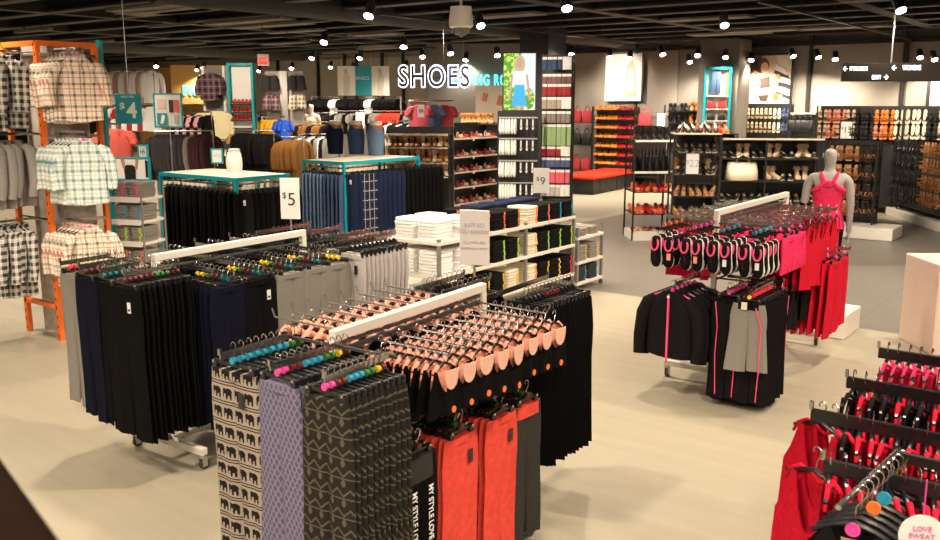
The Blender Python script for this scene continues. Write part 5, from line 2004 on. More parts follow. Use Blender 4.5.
for u, m_, nm in ((419.5, ROSE, 'rose'), (433, BLUEG, 'blue-grey'), (444, MAROON, 'maroon')):
    kk = tee('f' + nm, m_)
    for i in range(3):
        x, y = D(u, 19.4 + i * 0.1, 2.2)
        o = kk.get()
        place(o, (x, y, V(101, 19.4)), rad(30 + R.uniform(-4, 4)), ('front ' if i == 0 else 'hidden ') + nm + ' top in the row of three colours left of the fitting room wall' if i == 0 else nm + ' top behind the front one of its colour above the boots', 'top', nm + ' tops above the boots')
r1 = far_rail('short rail of rose, blue-grey and maroon tops', 410, 452, 19.5, 19.5, V(101, 19.5))
o = card_sign('price_sign', (*D(421, 19.2, 2.2), V(111, 19.2)), 0.14, 0.26, rad(34), 'small white price card in front of the rose top', lines=(('$8', 0.1, INK, 0, 0),))
o = card_sign('price_sign', (*D(360, 21, 2.2), V(120, 21)), 0.2, 0.35, rad(34), 'white price card on a stem behind the dark blue jeans form', stand=0.4, lines=(('$7', 0.12, GREYINK, 0, 0),))

# red exit sign
x, y = D(263.5, 21, 3.3)
o = card_sign('exit_sign', (x, y, V(60, 21)), 0.26, 0.26, rad(30), 'red lit exit sign hanging under the dark ceiling', face=WHITE, th=0.06)
k = B()
k.box((0, -0.034, -0.02), (0.22, 0.008, 0.15), mat('exit_red', (0.8, 0.02, 0.02), emit=(1, 0.04, 0.03), es=1.6))
k.build('lit_face', o)
text('EXIT', 0.11, WHITEINK, 'lettering', o, (0, -0.04, -0.02), depth=0.001)
k = B()
k.tube([(0, 0, 0.12), (0, 0, 4.9 - V(60, 21))], 0.01, BMETAL, 6)
k.build('drop_rod', o)

# ================================================================== SHOE DEPARTMENT
SCREEN_G = mat('screen_green', (0.01, 0.02, 0.01), emit=(0.35, 0.6, 0.1), es=1.0)
g_ = NG(SCREEN_G)
n_ = g_.nt.nodes.new('ShaderNodeTexNoise')
n_.inputs['Scale'].default_value = 14
g_.nt.links.new(g_.co, n_.inputs['Vector'])
mx_ = g_.mix(g_.op('GREATER_THAN', n_.outputs['Fac'], 0.52), (0.1, 0.3, 0.02), (0.55, 0.75, 0.12))
g_.nt.links.new(mx_, g_.b.inputs['Emission Color'])
SC_W = mat('screen_white', (0.02, 0.02, 0.02), emit=(0.95, 1.0, 1.0), es=0.75)
SC_B = mat('screen_blue', (0.01, 0.02, 0.03), emit=(0.03, 0.38, 0.75), es=1.0)
SC_S = mat('screen_skin', (0.02, 0.02, 0.02), emit=(0.85, 0.5, 0.36), es=0.6)
SC_H = mat('screen_hair', (0.02, 0.02, 0.02), emit=(0.9, 0.65, 0.35), es=0.6)
d = 19.2
x, y = D(519.5, d, 3.0)
zt, zb = V(53.5, d), V(110, d)
h, w = zt - zb, 31.5 / FPX * (d * cp) / math.cos(0)
t = card_sign('digital_screen', (x, y, (zt + zb) / 2), w, h, rad(34), 'bright portrait screen showing a blonde figure in a blue skirt, on the black column', face=SC_W, th=0.06)
art(t, [(SCREEN_G, rect(-w / 2, -h / 2, 0.03, h / 2)), (SC_W, rect(0.03, -h / 2, w / 2, h / 2)), (SCREEN_G, oval(0.2, -0.35, 0.12, 0.22)), (SC_H, oval(0.0, 0.36, 0.12, 0.19)), (SC_S, oval(0.0, 0.38, 0.07, 0.1)),
        (SC_W, [(-.15, .22), (.15, .22), (.17, -.05), (.1, -.1), (-.1, -.1), (-.17, -.05)]), (SC_S, [(-.17, .15), (-.13, .15), (-.19, -.38), (-.24, -.38)]), (SC_S, [(.17, .15), (.13, .15), (.2, -.38), (.25, -.38)]),
        (SC_B, [(-.1, -.06), (.1, -.06), (.16, -.5), (-.16, -.5)]), (SC_S, rect(-.1, -h / 2, -.02, -.5)), (SC_S, rect(.02, -h / 2, .1, -.5))], -0.03)
k = B()
for s in (-1, 1):
    k.box((s * (w / 2 + 0.012), 0, 0), (0.024, 0.08, h + 0.05), BMETAL)
k.box((0, 0, h / 2 + 0.012), (w, 0.08, 0.024), BMETAL)
k.box((0, 0, -h / 2 - 0.012), (w, 0.08, 0.024), BMETAL)
k.box((0, 0.12, 0.1), (0.2, 0.2, 0.2), BMETAL)
k.build('screen_frame', t)

# black slatwall with white slippers below the screen
d = 18.6
x, y = D(498, d, 1.2)
t = wall_unit('slipper_stand', 'black stand of hanging white slippers under the bright screen', (x, y, 0), rad(32), 0.82, V(111, d), 0.3, (0.15,))
def fluffy_slipper():
    b = B()
    mp = lambda p: hang_map((p[0] + 0.13, p[1], p[2]))
    slab(b, WHITEC, foot(0.26, 0.1), -0.015, 0.01, mp)
    shoe_body(b, WHITEC, 0.27, 0.105, [(0, 0.6, 0.05), (0.1, 0.85, 0.065), (0.3, 0.9, 0.06), (0.5, 1.0, 0.07), (0.75, 1.05, 0.075), (0.92, 0.8, 0.06), (1.0, 0.4, 0.03)], mp, 0.0)
    return b.build('slipper', None, True)


SLW = Kind(fluffy_slipper)
SLN = flat_sandal('slipper', WHITEC, BLEA, True, 0.24, 1)
for r_, v in enumerate((119, 140, 162, 184)):
    z = V(v, d)
    k = B()
    k.box((0.41, -0.02, z + 0.03), (0.8, 0.02, 0.03), STEEL)
    k.build('hook_rail', t)
    for j in range(9):
        kk = SLW if j < 6 else SLN
        p = lw((x, y), rad(32), (0.05 + j * 0.06 + (0.06 * (j - 5) if j > 5 else 0), -0.05 - 0.03 * (j % 2), 0))
        o = kk.get()
        place(o, (p[0], p[1], z), rad(32 + R.uniform(-5, 5)), ('white fluffy slipper' if j < 6 else 'narrow white slipper') + ' in the %s hanging row under the screen' % ('top', 'second', 'third', 'lowest')[r_], 'slipper', 'white slippers, %s row' % ('top', 'second', 'third', 'lowest')[r_])
        o.scale = (0.62, 1.2, 1.15) if j < 6 else (0.6, 1, 0.9)

# sock tower
d = 18.9
x, y = D(541.5, d, 1.5)
ht = V(54, d)
t = wall_unit('sock_tower', 'tall black tower of hanging sock packs beside the black column', (x, y, 0), rad(26), 0.62, ht, 0.5, (0.12,), posts=(0, 1))
PK = {}


def pack(m, nm, hh):
    def mk():
        b = B()
        b.loft([[(0.05 * math.copysign(abs(math.cos(2 * PI * j / 10)) ** .5, math.cos(2 * PI * j / 10)), q * math.sin(2 * PI * j / 10), z) for j in range(10)] for z, q in ((0, 0.008), (-0.05, 0.016), (-hh * 0.7, 0.02), (-hh, 0.012))], m)
        o = b.build('sock_pack', None, True)
        k = B()
        k.box((0, -0.02, -0.03), (0.09, 0.004, 0.05), CARD)
        k.build('header_card', o)
        return o
    return Kind(mk)


SOCK = [(57, 'dark blue', MDENIM, .26), (74, 'brown', cloth('mauve_sock', (0.2, 0.11, 0.11)), .2), (84, 'dark red', MAROON, .24), (97, 'taupe', cloth('taupe_sock', (0.42, 0.34, 0.28)), .24), (111, 'grey-brown', cloth('mink_sock', (0.26, 0.22, 0.19)), .24), (124, 'sage green', cloth('sage_sock', (0.3, 0.42, 0.2)), .44), (146, 'red', MAROON, .2), (157, 'blue', BLUEG, .2), (169, 'pink', ROSE, .28), (184, 'grey', LGREY, .24)]
for r_, (v, nm, m, hh) in enumerate(SOCK):
    z = V(v, d)
    kk = pack(m, nm, hh)
    kw = pack(CARD, 'w' + nm, hh)
    k = B()
    k.box((0.31, -0.02, z + 0.012), (0.6, 0.02, 0.02), BMETAL)
    k.build('hook_rail', t)
    for j in range(6):
        q = kw if (j >= 4 and r_ % 3 == 0) else kk
        o = q.get()
        p = lw((x, y), rad(26), (0.06 + j * 0.1 + R.uniform(-.008, .008), -0.06 - 0.05 * R.random(), 0))
        ordn = ('top', 'second', 'third', 'fourth', 'fifth', 'sixth', 'seventh', 'eighth', 'ninth', 'lowest')[r_]
        place(o, (p[0], p[1], z), rad(26 + R.uniform(-8, 8)), ('white' if q is kw else nm) + ' sock pack in the %s row of the tall tower' % ordn, 'sock pack', ('white' if q is kw else nm) + ' sock packs, %s row' % ordn)

# red topped bench
bx = G(593, 195, 0)
hb = 0.47
t = empty('bench', (bx[0], bx[1], 0), rad(4), 'long black bench with a flat red seat in the shoe department', 'bench')
k = B()
k.box((-0.55, 1.6, hb - 0.03), (1.2, 3.3, 0.07), REDFELT, ch=0.02)
k.build('seat', t)
k = B()
k.box((-0.55, 1.6, (hb - 0.06) / 2), (1.1, 3.2, hb - 0.06), WOOD, ch=0.005)
for q in range(3):
    k.box((0.003, 0.45 + q * 1.1, 0.22), (0.02, 0.05, 0.4), BMETAL)
k.build('base', t)
b_ = G(905, 172, 0.45)
t = empty('bench', (*D(885, 21.8, 0.4), 0), rad(20), 'short bench with a red seat far behind the mannequin', 'bench')
k = B()
k.box((0, 0.3, 0.60), (1.0, 0.6, 0.07), REDFELT, ch=0.02)
k.build('seat', t)
k = B()
k.box((0, 0.3, 0.28), (0.9, 0.5, 0.56), WOOD)
k.build('base', t)

# ---- sandal and boot shelving (left of the screen)
SA = court_shoe('sandal', REDL, BEIGE, 0.23, 0.02, True)
SA2 = court_shoe('sandal', BEIGE, COGNAC, 0.23, 0.02, True)
RW = ('top', 'second', 'third', 'fourth', 'fifth')
sx0, sy0 = -13.25, 16.9
L_ = 2.4
zsh = [V(v, FW[0] * sx0 + FW[1] * (sy0 + 0.9)) for v in (202, 186, 171, 156, 138)]
t = wall_unit('shoe_gondola', 'black shelving with five rows of red and beige sandals', (sx0, sy0, 0), PI / 2, L_, 1.95, 0.45, zsh, shelf=BMETAL, edge=mat('pale_shelf_edge', (0.6, 0.52, 0.42), rough=0.5))
for r_, z in enumerate(zsh[::-1]):
    for j in range(8):
        o = (SA if (j // 2 + r_) % 2 else SA2).get()
        place(o, (sx0 - 0.14, sy0 + 0.2 + j * 0.285 + (0.06 if j % 2 else 0), z), rad(-8 + R.uniform(-6, 6)), ('red strappy' if (j // 2 + r_) % 2 else 'beige strappy') + ' sandal on the %s shelf of the sandal display' % RW[r_], 'sandal', ('red' if (j // 2 + r_) % 2 else 'beige') + ' strappy sandals, %s shelf' % RW[r_])
        o.scale = (1, 1.1, 1.3)
        if j % 4 == 3:
            b = B()
            b.box((0, 0, 0), (0.004, 0.06, 0.06), CARD)
            o = tag(b.build('shelf_ticket', t), None)
            o.parent = t
            p = (j * 0.285 + 0.05, -0.012, z - 0.035)
            o.location = p
            o.rotation_euler.z = PI / 2
BO = boot_kind('ankle_boot', TAN, 0.2)
BO2 = boot_kind('ankle_boot', BEIGE, 0.18)
zb_ = [V(v, 18.6) for v in (176, 162, 147)]
x, y = D(384, 18.6, 1.4)
t = wall_unit('shoe_gondola', 'black shelving with rows of tan ankle boots behind the jeans table', (x, y, 0), rad(28), 1.36, V(127, 18.6), 0.5, [z for z in zb_] + [V(133, 18.6) - 0.02], edge=mat('pale_shelf_edge', (0.6, 0.52, 0.42)))
for r_, z in enumerate(zb_[::-1]):
    for j in range(11):
        p = lw((x, y), rad(28), (0.1 + j * 0.118, 0.12, 0))
        o = (BO if (j + r_) % 3 else BO2).get()
        o.scale = (1.15, 1.3, 1.3)
        place(o, (p[0], p[1], z), rad(28 - 75 + R.uniform(-12, 12)), ('tan' if (j + r_) % 3 else 'beige') + ' ankle boot on the %s shelf behind the jeans table' % ('top', 'middle', 'lower')[r_], 'boot', ('tan' if (j + r_) % 3 else 'beige') + ' ankle boots, %s shelf' % ('top', 'middle', 'lower')[r_])
x, y = D(497, 20.5, 1.6)
# brown shoes on the ledge above the sandals
for j in range(9):
    o = BO.get()
    p = D(463 + j * 3.6, 23.2, 1.9)
    place(o, (p[0], p[1], V(124, 23.2)), rad(-40 + R.uniform(-20, 20)), 'tan ankle boot on the ledge above the sandal display', 'boot', 'tan ankle boots above the sandals')
p = D(478, 19.9, 1.9)
t = wall_unit('shoe_gondola', 'black stand with a ledge of tan boots behind the sandals', (*D(460, 23.1, 1.9), 0), rad(30), 1.1, V(124, 23.2), 0.35, (0.4, 0.8, 1.2, V(124, 23.2)))

# ---- orange and red shoes on the back wall, with bags
yb = 25.45


def on_wall(u, yw):
    """x of picture column u on a plane y = yw"""
    a = (u - 470) / FPX * cp
    # direction in plan
    dx, dy = FW[0] + RT[0] * a / cp * cp, FW[1] + RT[1] * a / cp * cp
    return dx / dy * yw, yw / dy


x0, d0 = on_wall(598, yb)
x1, d1 = on_wall(640, yb)
rows = [V(v, (d0 + d1) / 2) for v in (110, 119.5, 128.5, 137.5, 147, 155.5, 164)]
t = wall_unit('shoe_gondola', 'wall shelving of orange and red shoes behind the red bench', (x0, yb - 0.35, 0), 0, x1 - x0, 2.3, 0.35, rows, panel=mat('dark_grey_back', (0.06, 0.055, 0.05)))
OS, RS = court_shoe('pump', ORNL, COGNAC, 0.25, 0.05), court_shoe('pump', REDL, REDL, 0.25, 0.05)
for r_, z in enumerate(rows):
    n = 12
    for j in range(n):
        kk = OS if j < 7 else RS
        o = kk.get()
        place(o, (x0 + 0.1 + (x1 - x0 - 0.2) * j / (n - 1), yb - 0.2, z), -PI / 2 + rad(R.uniform(-10, 25)), ('orange' if kk is OS else 'red') + ' pump on the %s wall shelf behind the red bench' % ('top', 'second', 'third', 'fourth', 'fifth', 'sixth', 'lowest')[r_], 'shoe', ('orange' if kk is OS else 'red') + ' pumps, %s wall shelf' % ('top', 'second', 'third', 'fourth', 'fifth', 'sixth', 'lowest')[r_])
        o.scale = (1.1, 1.5, 1.25)


def bag_kind(name, m, w=0.42, h=0.3, d=0.16):
    def mk():
        b = B()
        N = 20
        b.loft([[(w / 2 * k * math.copysign(abs(math.cos(2 * PI * j / N)) ** 0.45, math.cos(2 * PI * j / N)), d / 2 * q * math.sin(2 * PI * j / N), z * h) for j in range(N)] for z, k, q in ((0, .94, .95), (0.06, 1, 1.05), (0.5, .97, 1.0), (0.9, .9, .55), (1.0, .88, .35))], m)
        o = b.build(name, None, True)
        for s in (-1, 1):
            k = B()
            k.tube([(-0.1, s * d * 0.2, h * 0.9), (-0.085, s * d * 0.25, h * 1.25), (0, s * d * 0.25, h * 1.45), (0.085, s * d * 0.25, h * 1.25), (0.1, s * d * 0.2, h * 0.9)], 0.01, m, 6)
            k.build('handle', o, True)
        return o
    return Kind(mk)


BG_R, BG_B, BG_C = bag_kind('handbag', MAROON), bag_kind('handbag', BLEA), bag_kind('handbag', CREL, 0.5, 0.32, 0.22)
xa, da = on_wall(578, yb)
xb2, db = on_wall(597, yb)
zz = [V(v, da) for v in (122, 144, 169)]
wall_unit('bag_stand', 'black rail stand of red and black handbags left of the orange shoes', (xa - 0.15, yb - 0.4, 0), 0, xb2 - xa + 0.25, 2.3, 0.4, zz, back=False)
for i, (z, kk, nm) in enumerate(zip(zz, (BG_R, BG_B, BG_R), ('dark red handbag on the top', 'black handbag on the middle', 'dark red handbag on the lowest'))):
    for j in range(2):
        o = kk.get()
        place(o, (xa + 0.12 + j * 0.36, yb - 0.22, z), rad(R.uniform(-10, 10)), '%s shelf left of the orange shoes, %s one' % (nm, ('left', 'right')[j]), 'handbag')
        o.scale = (0.8, 1, 1.2)
xa, da = on_wall(641, yb - 1.2)
wall_unit('bag_stand', 'low black stand carrying a single dark red handbag right of the red shoes', (xa - 0.1, yb - 1.6, 0), 0, 0.9, V(125, da), 0.4, (0.3, 0.9, V(125, da)), back=True)
o = BG_R.get()
place(o, (xa + 0.25, yb - 1.4, V(125, da)), 0, 'dark red handbag standing alone right of the red wall shoes', 'handbag')
o.scale = (1, 1, 1.15)
o = card_sign('price_sign', (*D(661, da - 0.6, 1.9), V(120, da - 0.6)), 0.22, 0.36, rad(34), 'white price card hanging beside the lone dark red handbag', lines=(('28', 0.16, INK, 0.02, 0),))

# dark shelving with brown boots between the bag and the narrow teal display
xa, da = on_wall(670, yb)
xb2, db = on_wall(704, yb)
zz = [V(v, da) for v in (111, 123, 138)]
wall_unit('shoe_gondola', 'dark wall shelving of black and tan boots left of the narrow teal display', (xa, yb - 0.35, 0), 0, xb2 - xa, 2.35, 0.35, zz, panel=mat('dark_grey_back', (0.06, 0.055, 0.05)))
BOB = boot_kind('ankle_boot', BLEA, 0.22)
for r_, z in enumerate(zz):
    for j in range(6):
        kk = BOB if j < 4 else BO
        o = kk.get()
        place(o, (xa + 0.1 + (xb2 - xa - 0.2) * j / 5, yb - 0.2, z), rad(-60 + R.uniform(-20, 20)), ('black' if kk is BOB else 'tan') + ' boot on the %s shelf left of the narrow teal display' % ('top', 'middle', 'lowest')[r_], 'boot', ('black' if kk is BOB else 'tan') + ' boots, %s shelf by the narrow teal display' % ('top', 'middle', 'lowest')[r_])

# narrow teal display on the dark column
xa, da = on_wall(717, 24.2)
zt, zb2 = V(68, da), V(134, da)
t = empty('framed_display', (xa, 24.2, 0), rad(25), 'narrow teal framed display with hung jeans on the dark column in the shoe department', 'display frame')
k = B()
k.box((0, 0.16, (zt + zb2) / 2), (0.6, 0.03, zt - zb2), mat('pale_display_back', (0.8, 0.76, 0.7), rough=0.6))
k.build('back_panel', t)
k = B()
for s in (-1, 1):
    k.box((s * 0.33, 0.07, (zt + zb2) / 2), (0.06, 0.2, zt - zb2 + 0.06), TEAL)
k.box((0, 0.07, zt), (0.6, 0.2, 0.06), TEAL)
k.box((0, 0.07, zb2), (0.6, 0.2, 0.06), TEAL)
k.build('display_frame', t)
for q in (0.42, 0.62, 0.8):
    k = B()
    k.box((0, 0.07, zt - (zt - zb2) * q), (0.6, 0.17, 0.03), WHITE)
    k.build('shelf', t)
k = B()
k.box((0.25, 0.1, (zt + zb2) / 2), (0.05, 0.06, (zt - zb2) * 0.9), ORANGE)
k.build('orange_strip', t)
p = lw((xa, 24.2), rad(25), (-0.05, 0.06, 0))
o = J_MD.get()
place(o, (p[0], p[1], zt - 0.02), rad(25), 'mid blue jeans hanging in the narrow teal framed display', 'jeans')
o.scale = (0.8, 0.8, 0.62)
for q, kk, nm in ((0.62, BG_R, 'dark red bag on the middle'), (0.8, BG_B, 'black bag on the lower'), (0.985, BG_B, 'black bag on the bottom')):
    for j in range(2):
        p = lw((xa, 24.2), rad(25), (-0.14 + 0.28 * j, 0.02, 0))
        o = kk.get()
        place(o, (p[0], p[1], zt - (zt - zb2) * q + 0.02), rad(25), nm + ' shelf of the narrow teal framed display, %s one' % ('left', 'right')[j], 'handbag')
        o.scale = (0.55, 0.6, 0.62)
k = B()
k.box((0, 0.05, zb2 / 2), (0.1, 0.05, zb2), BMETAL)
k.build('stand', t)

# ---- big right-hand shoe wall
PR = {}


def hs(nm, sole, st, style=0):
    if nm not in PR:
        PR[nm] = flat_sandal('sandal' if style == 0 else 'flip_flop', sole, st, True, 0.25, style)
    return PR[nm]


SOLB = mat('beige_insole', (0.7, 0.5, 0.3), rough=0.6, noise=0.1)
SOLP = mat('pink_insole', (0.75, 0.3, 0.22), rough=0.6)
SOLT = mat('tan_insole', (0.5, 0.24, 0.09), rough=0.6)
KS = {'beige': hs('beige', SOLB, BLEA), 'black': hs('black', BLEA, BLEA), 'brown': hs('brown', SOLT, TAN), 'orange': hs('orange', ORNL, COGNAC), 'cream': hs('cream', CREL, BLEA, 1), 'coral': hs('coral', SOLP, COGNAC), 'dark': hs('dark', BLEA, TAN, 1), 'purple': hs('purple', MDENIM, BLUEG)}


def shoe_wall(label, yw, u0, u1, vrows, cols, top_v, group, rowname, rz=0.0, sc=1.0, dep=0.35, per=0.155):
    xa, da = on_wall(u0, yw)
    xb_, db_ = on_wall(u1, yw)
    w = xb_ - xa
    dm = (da + db_) / 2
    t = wall_unit('shoe_gondola', label, (xa, yw, 0), 0, w, V(top_v, dm), dep, (0.15,), panel=BMETAL)
    for r_, v in enumerate(vrows):
        z = V(v, dm)
        k = B()
        k.box((w / 2, dep - 0.04, z + 0.02), (w, 0.03, 0.03), BMETAL)
        k.build('hook_rail', t)
        n = len(cols)
        for j, c in enumerate(cols):
            c = c.split('/')[min(r_, len(c.split('/')) - 1)]
            for s in (-1, 1):
                x = xa + w * (j + 0.5) / n + s * 0.058 * sc
                kk = KS[c]
                for q in range(1):
                    o = kk.get()
                    place(o, (x, yw + 0.12 - q * 0.1, z), rad(R.uniform(-7, 7)), '%s sandal in the %s row of %s' % (c, rowname[r_], group), 'sandal', '%s sandals, %s row of %s' % (c, rowname[r_], group))
                    o.scale = (1.25 * sc, 1.6, 1.15 * sc)
    return xa, xb_, dm


shoe_wall('wall display of hanging sandals under the zebra photo poster', 25.3, 737, 790, (108, 122), ('beige', 'beige', 'beige', 'beige', 'cream', 'purple'), 104, 'the display under the zebra poster', ('top', 'lower'), sc=1.05)
shoe_wall('wide wall display of hanging sandals under the grey wall panels', 21.5, 818, 905, (109.5, 125), ('beige', 'coral', 'coral/beige', 'beige', 'black', 'black', 'orange/coral', 'orange', 'cream'), 106, 'the wide display behind the fifteen dollar card', ('top', 'lower'), sc=1.1)
shoe_wall('wide wall display of pale sandals at the right picture edge', 21.0, 906, 962, (109.5, 125), ('cream', 'cream', 'black', 'beige', 'cream'), 106, 'the display at the right picture edge', ('top', 'lower'), sc=1.1)
shoe_wall('dark gondola of brown and black sandals behind the mannequin', 17.6, 832, 882, (146, 165, 184, 201), ('brown', 'brown', 'brown', 'dark', 'dark'), 141, 'the gondola behind the mannequin', ('top', 'second', 'third', 'lowest'), sc=1.0)
shoe_wall('dark gondola of pale shoes between the glass shelving and the mannequin', 21.9, 786, 818, (146, 160, 176), ('beige', 'dark', 'cream', 'dark'), 139, 'the gondola left of the mannequin', ('top', 'middle', 'lowest'), sc=1.0)
# dark bags on a lit ledge between the two sandal displays
xa, da = on_wall(791, 25.2)
xb2, db = on_wall(817, 25.2)
t = wall_unit('bag_ledge', 'lit cream ledge with dark bags hung beneath, between two sandal displays', (xa, 25.2, 0), 0, xb2 - xa, V(113, da), 0.35, (V(113, da),), shelf=mat('cream_ledge', (0.75, 0.66, 0.5)), edge=mat('cream_ledge', (0.75, 0.66, 0.5)))
for j in range(4):
    o = BG_B.get()
    place(o, (xa + 0.12 + j * (xb2 - xa - 0.24) / 3, 25.05, V(131, da)), rad(R.uniform(-8, 8)), 'black bag in the row below the lit cream ledge', 'handbag', 'black bags below the cream ledge')
    o.scale = (0.65, 1, 1.0)

# angled gondola at the right edge, with a white plinth
ga, gb = (-4.38, 21.3), (-2.75, 18.75)
rz_ = math.atan2(gb[1] - ga[1], gb[0] - ga[0])
Lg = math.hypot(gb[0] - ga[0], gb[1] - ga[1])
t = wall_unit('shoe_gondola', 'angled dark gondola of flip flops and brown sandals at the right edge', (ga[0], ga[1], 0), rz_, Lg, 1.75, 0.8, (0.3,), panel=BMETAL)
k = B()
k.box((Lg / 2, 0.4, 0.09), (Lg + 0.1, 0.95, 0.18), WHITE, ch=0.01)
k.build('plinth', t)
for r_, z in enumerate((1.68, 1.36, 1.02, 0.7)):
    for j in range(9):
        kk, nm = (hs('jet', BLEA, BLEA, 1), 'black flip flop') if j < 5 else (KS['brown'], 'brown sandal')
        for s in (-1, 1):
            p = lw(ga, rz_, (0.2 + j * 0.31 + s * 0.065, -0.06, 0))
            o = kk.get()
            place(o, (p[0], p[1], z), rz_ + rad(R.uniform(-14, 6)), nm + ' in the %s row of the angled gondola' % ('top', 'second', 'third', 'lowest')[r_], 'flip flop' if 'flip' in nm else 'sandal', nm + 's, %s row of the angled gondola' % ('top', 'second', 'third', 'lowest')[r_])
            o.scale = (1.25, 1.5, 1.15)

# ---- glass and wire shelving with the $22 card
d = 15.6
WEDGE = mat('pale_shelf_edge', (0.6, 0.52, 0.42))
x, y = D(634, 16.0, 1.0)
dA = 16.0
zs = [V(v, dA) for v in (238, 214, 192, 172.5, 152)]
rA = rad(40)
t = wall_unit('wire_shelving', 'black wire shelving with red shoes on its lower shelves', (x, y, 0), rA, 0.72, V(141, dA), 0.7, zs[:3] + [zs[3], V(141, dA)], back=False)
k = B()
k.box((0.36, -0.005, zs[3]), (0.72, 0.02, 0.04), WHITE)
k.box((0.36, -0.005, V(141, dA)), (0.72, 0.02, 0.04), WHITE)
k.build('price_strip', t)
k = B()
k.box((0.36, 0.35, 0.075), (0.72, 0.7, 0.15), WHITE)
k.build('plinth', t)
RD = court_shoe('pump', REDL, REDL, 0.23, 0.04)
CORP = court_shoe('pump', mat('coral_leather', (0.7, 0.1, 0.05), rough=0.35), COGNAC, 0.23, 0.04)
for r_, z in enumerate(zs[:3]):
    for j in range(12):
        p = lw((x, y), rA, (0.08 + (j % 6) * 0.112, 0.14 + 0.26 * (j // 6), 0))
        o = (RD if (j + r_) % 3 == 0 else CORP).get()
        place(o, (p[0], p[1], z), rA - PI / 2 + rad(R.uniform(-35, 35)), ('dark red' if (j + r_) % 3 == 0 else 'coral red') + ' pump on the %s shelf of the black wire shelving' % ('lowest', 'second lowest', 'third lowest')[r_], 'shoe', ('dark red' if (j + r_) % 3 == 0 else 'coral red') + ' pumps, %s wire shelf' % ('lowest', 'second lowest', 'third lowest')[r_])
        o.scale = (1.0, 1.25, 1.4)
for j in range(5):
    p = lw((x, y), rA, (0.1 + j * 0.13, 0.3, 0))
    o = BG_B.get()
    place(o, (p[0], p[1], zs[3]), rA + rad(70 + R.uniform(-10, 10)), 'black bag on the shelf above the red shoes of the wire shelving', 'handbag', 'black bags above the red shoes')
    o.scale = (0.7, 0.8, 0.9)
    o = BOB.get()
    p = lw((x, y), rA, (0.1 + j * 0.13, 0.2, 0))
    place(o, (p[0], p[1], V(141, dA)), rA - PI / 2, 'black boot on the top of the wire shelving', 'boot', 'black boots on top of the wire shelving')

dB = 15.2
x, y = D(673, dB, 1.2)
rB = rad(31)
wB = 0.78
zs = [V(v, dB) for v in (232, 217, 196, 175, 153, 134)]
t = wall_unit('wire_shelving', 'black wire shelving with the twenty-two dollar card and tan shoes', (x, y, 0), rB, wB, zs[-1], 0.6, zs, back=False)
k = B()
k.box((wB / 2, 0.3, zs[-1]), (wB, 0.6, 0.02), mat('cream_ledge', (0.75, 0.66, 0.5)))
k.build('top_panel', t)
TP, BP_ = court_shoe('pump', TAN, BEIGE, 0.23, 0.05), court_shoe('pump', BLEA, BEIGE, 0.23, 0.06)
for r_, z in enumerate(zs[1:6]):
    for j in range(6):
        kk, nm = ((TP, 'tan'), (TP, 'tan'), (BP_, 'black'), (BP_, 'black'), (BP_, 'black'))[r_]
        p = lw((x, y), rB, (0.09 + j * 0.12, 0.18, 0))
        o = kk.get()
        place(o, (p[0], p[1], z + 0.002), rB - PI / 2 + rad(R.uniform(-30, 30)), nm + ' pump on the %s shelf behind the twenty-two dollar card' % ('lowest', 'second', 'third', 'fourth', 'top')[r_], 'shoe', nm + ' pumps, %s shelf behind the card' % ('lowest', 'second', 'third', 'fourth', 'top')[r_])
        o.scale = (1, 1.2, 1.5)
for j in range(4):
    p = lw((x, y), rB, (0.12 + j * 0.17, 0.42, 0))
    o = (BO2 if j % 2 else BO).get()
    place(o, (p[0], p[1], zs[3]), rB - PI / 2, ('beige' if j % 2 else 'tan') + ' boot right behind the twenty-two dollar card', 'boot', ('beige' if j % 2 else 'tan') + ' boots behind the card')
p = lw((x, y), rB, (0.3, -0.08, 0))
card_sign('price_sign', (p[0], p[1], (V(152.5, dB) + V(174, dB)) / 2), 0.23, V(152.5, dB) - V(174, dB), rad(31), 'white twenty-two dollar card in a dark frame on the wire shelving', frame=BMETAL, lines=(('22', 0.17, GREYINK, 0.03, 0.0), ('$', 0.08, GREYINK, -0.075, 0.03)))

dC = 15.7
x, y = D(719, dC, 1.2)
rC = rad(31)
wC = 1.75
zs = [V(v, dC) for v in (222, 201, 180.5, 158, 139)]
t = wall_unit('wire_shelving', 'wide black shelving carrying the cream handbag', (x, y, 0), rC, wC, zs[-1], 0.6, zs, posts=(0, 0.45, 1), edge=BMETAL, panel=mat('dark_smoked_back', (0.035, 0.031, 0.028), rough=0.4))
k = B()
k.box((wC / 2, 0.0, zs[-1]), (wC, 0.02, 0.03), WEDGE)
k.build('price_strip', t)
p = lw((x, y), rC, (0.4, 0.1, 0))
o = BG_C.get()
place(o, (p[0], p[1], zs[2]), rC + rad(4), 'cream slouchy handbag on the wide black shelving left of the mannequin', 'handbag')
o.scale = (1.15, 1.2, 1.0)
WS = court_shoe('pump', BLEA, CREL, 0.24, 0.05)
for r_, z in enumerate(zs[:4]):
    for j in range(13):
        if r_ == 2 and j < 6:
            continue
        p = lw((x, y), rC, (0.1 + j * 0.128, 0.2, 0))
        kk, nm = (WS, 'black and cream') if (j // 2) % 2 == 0 else ((BP_, 'black') if r_ < 2 else (BO2, 'beige'))
        o = kk.get()
        place(o, (p[0], p[1], z), rC - PI / 2 + rad(R.uniform(-35, 35)), nm + (' boot' if kk is BO2 else ' pump') + ' on the %s shelf of the wide black shelving' % ('lowest', 'second', 'third', 'upper')[r_], 'boot' if kk is BO2 else 'shoe', nm + ' pairs, %s shelf of the wide shelving' % ('lowest', 'second', 'third', 'upper')[r_])
        o.scale = (1, 1.2, 1.25)
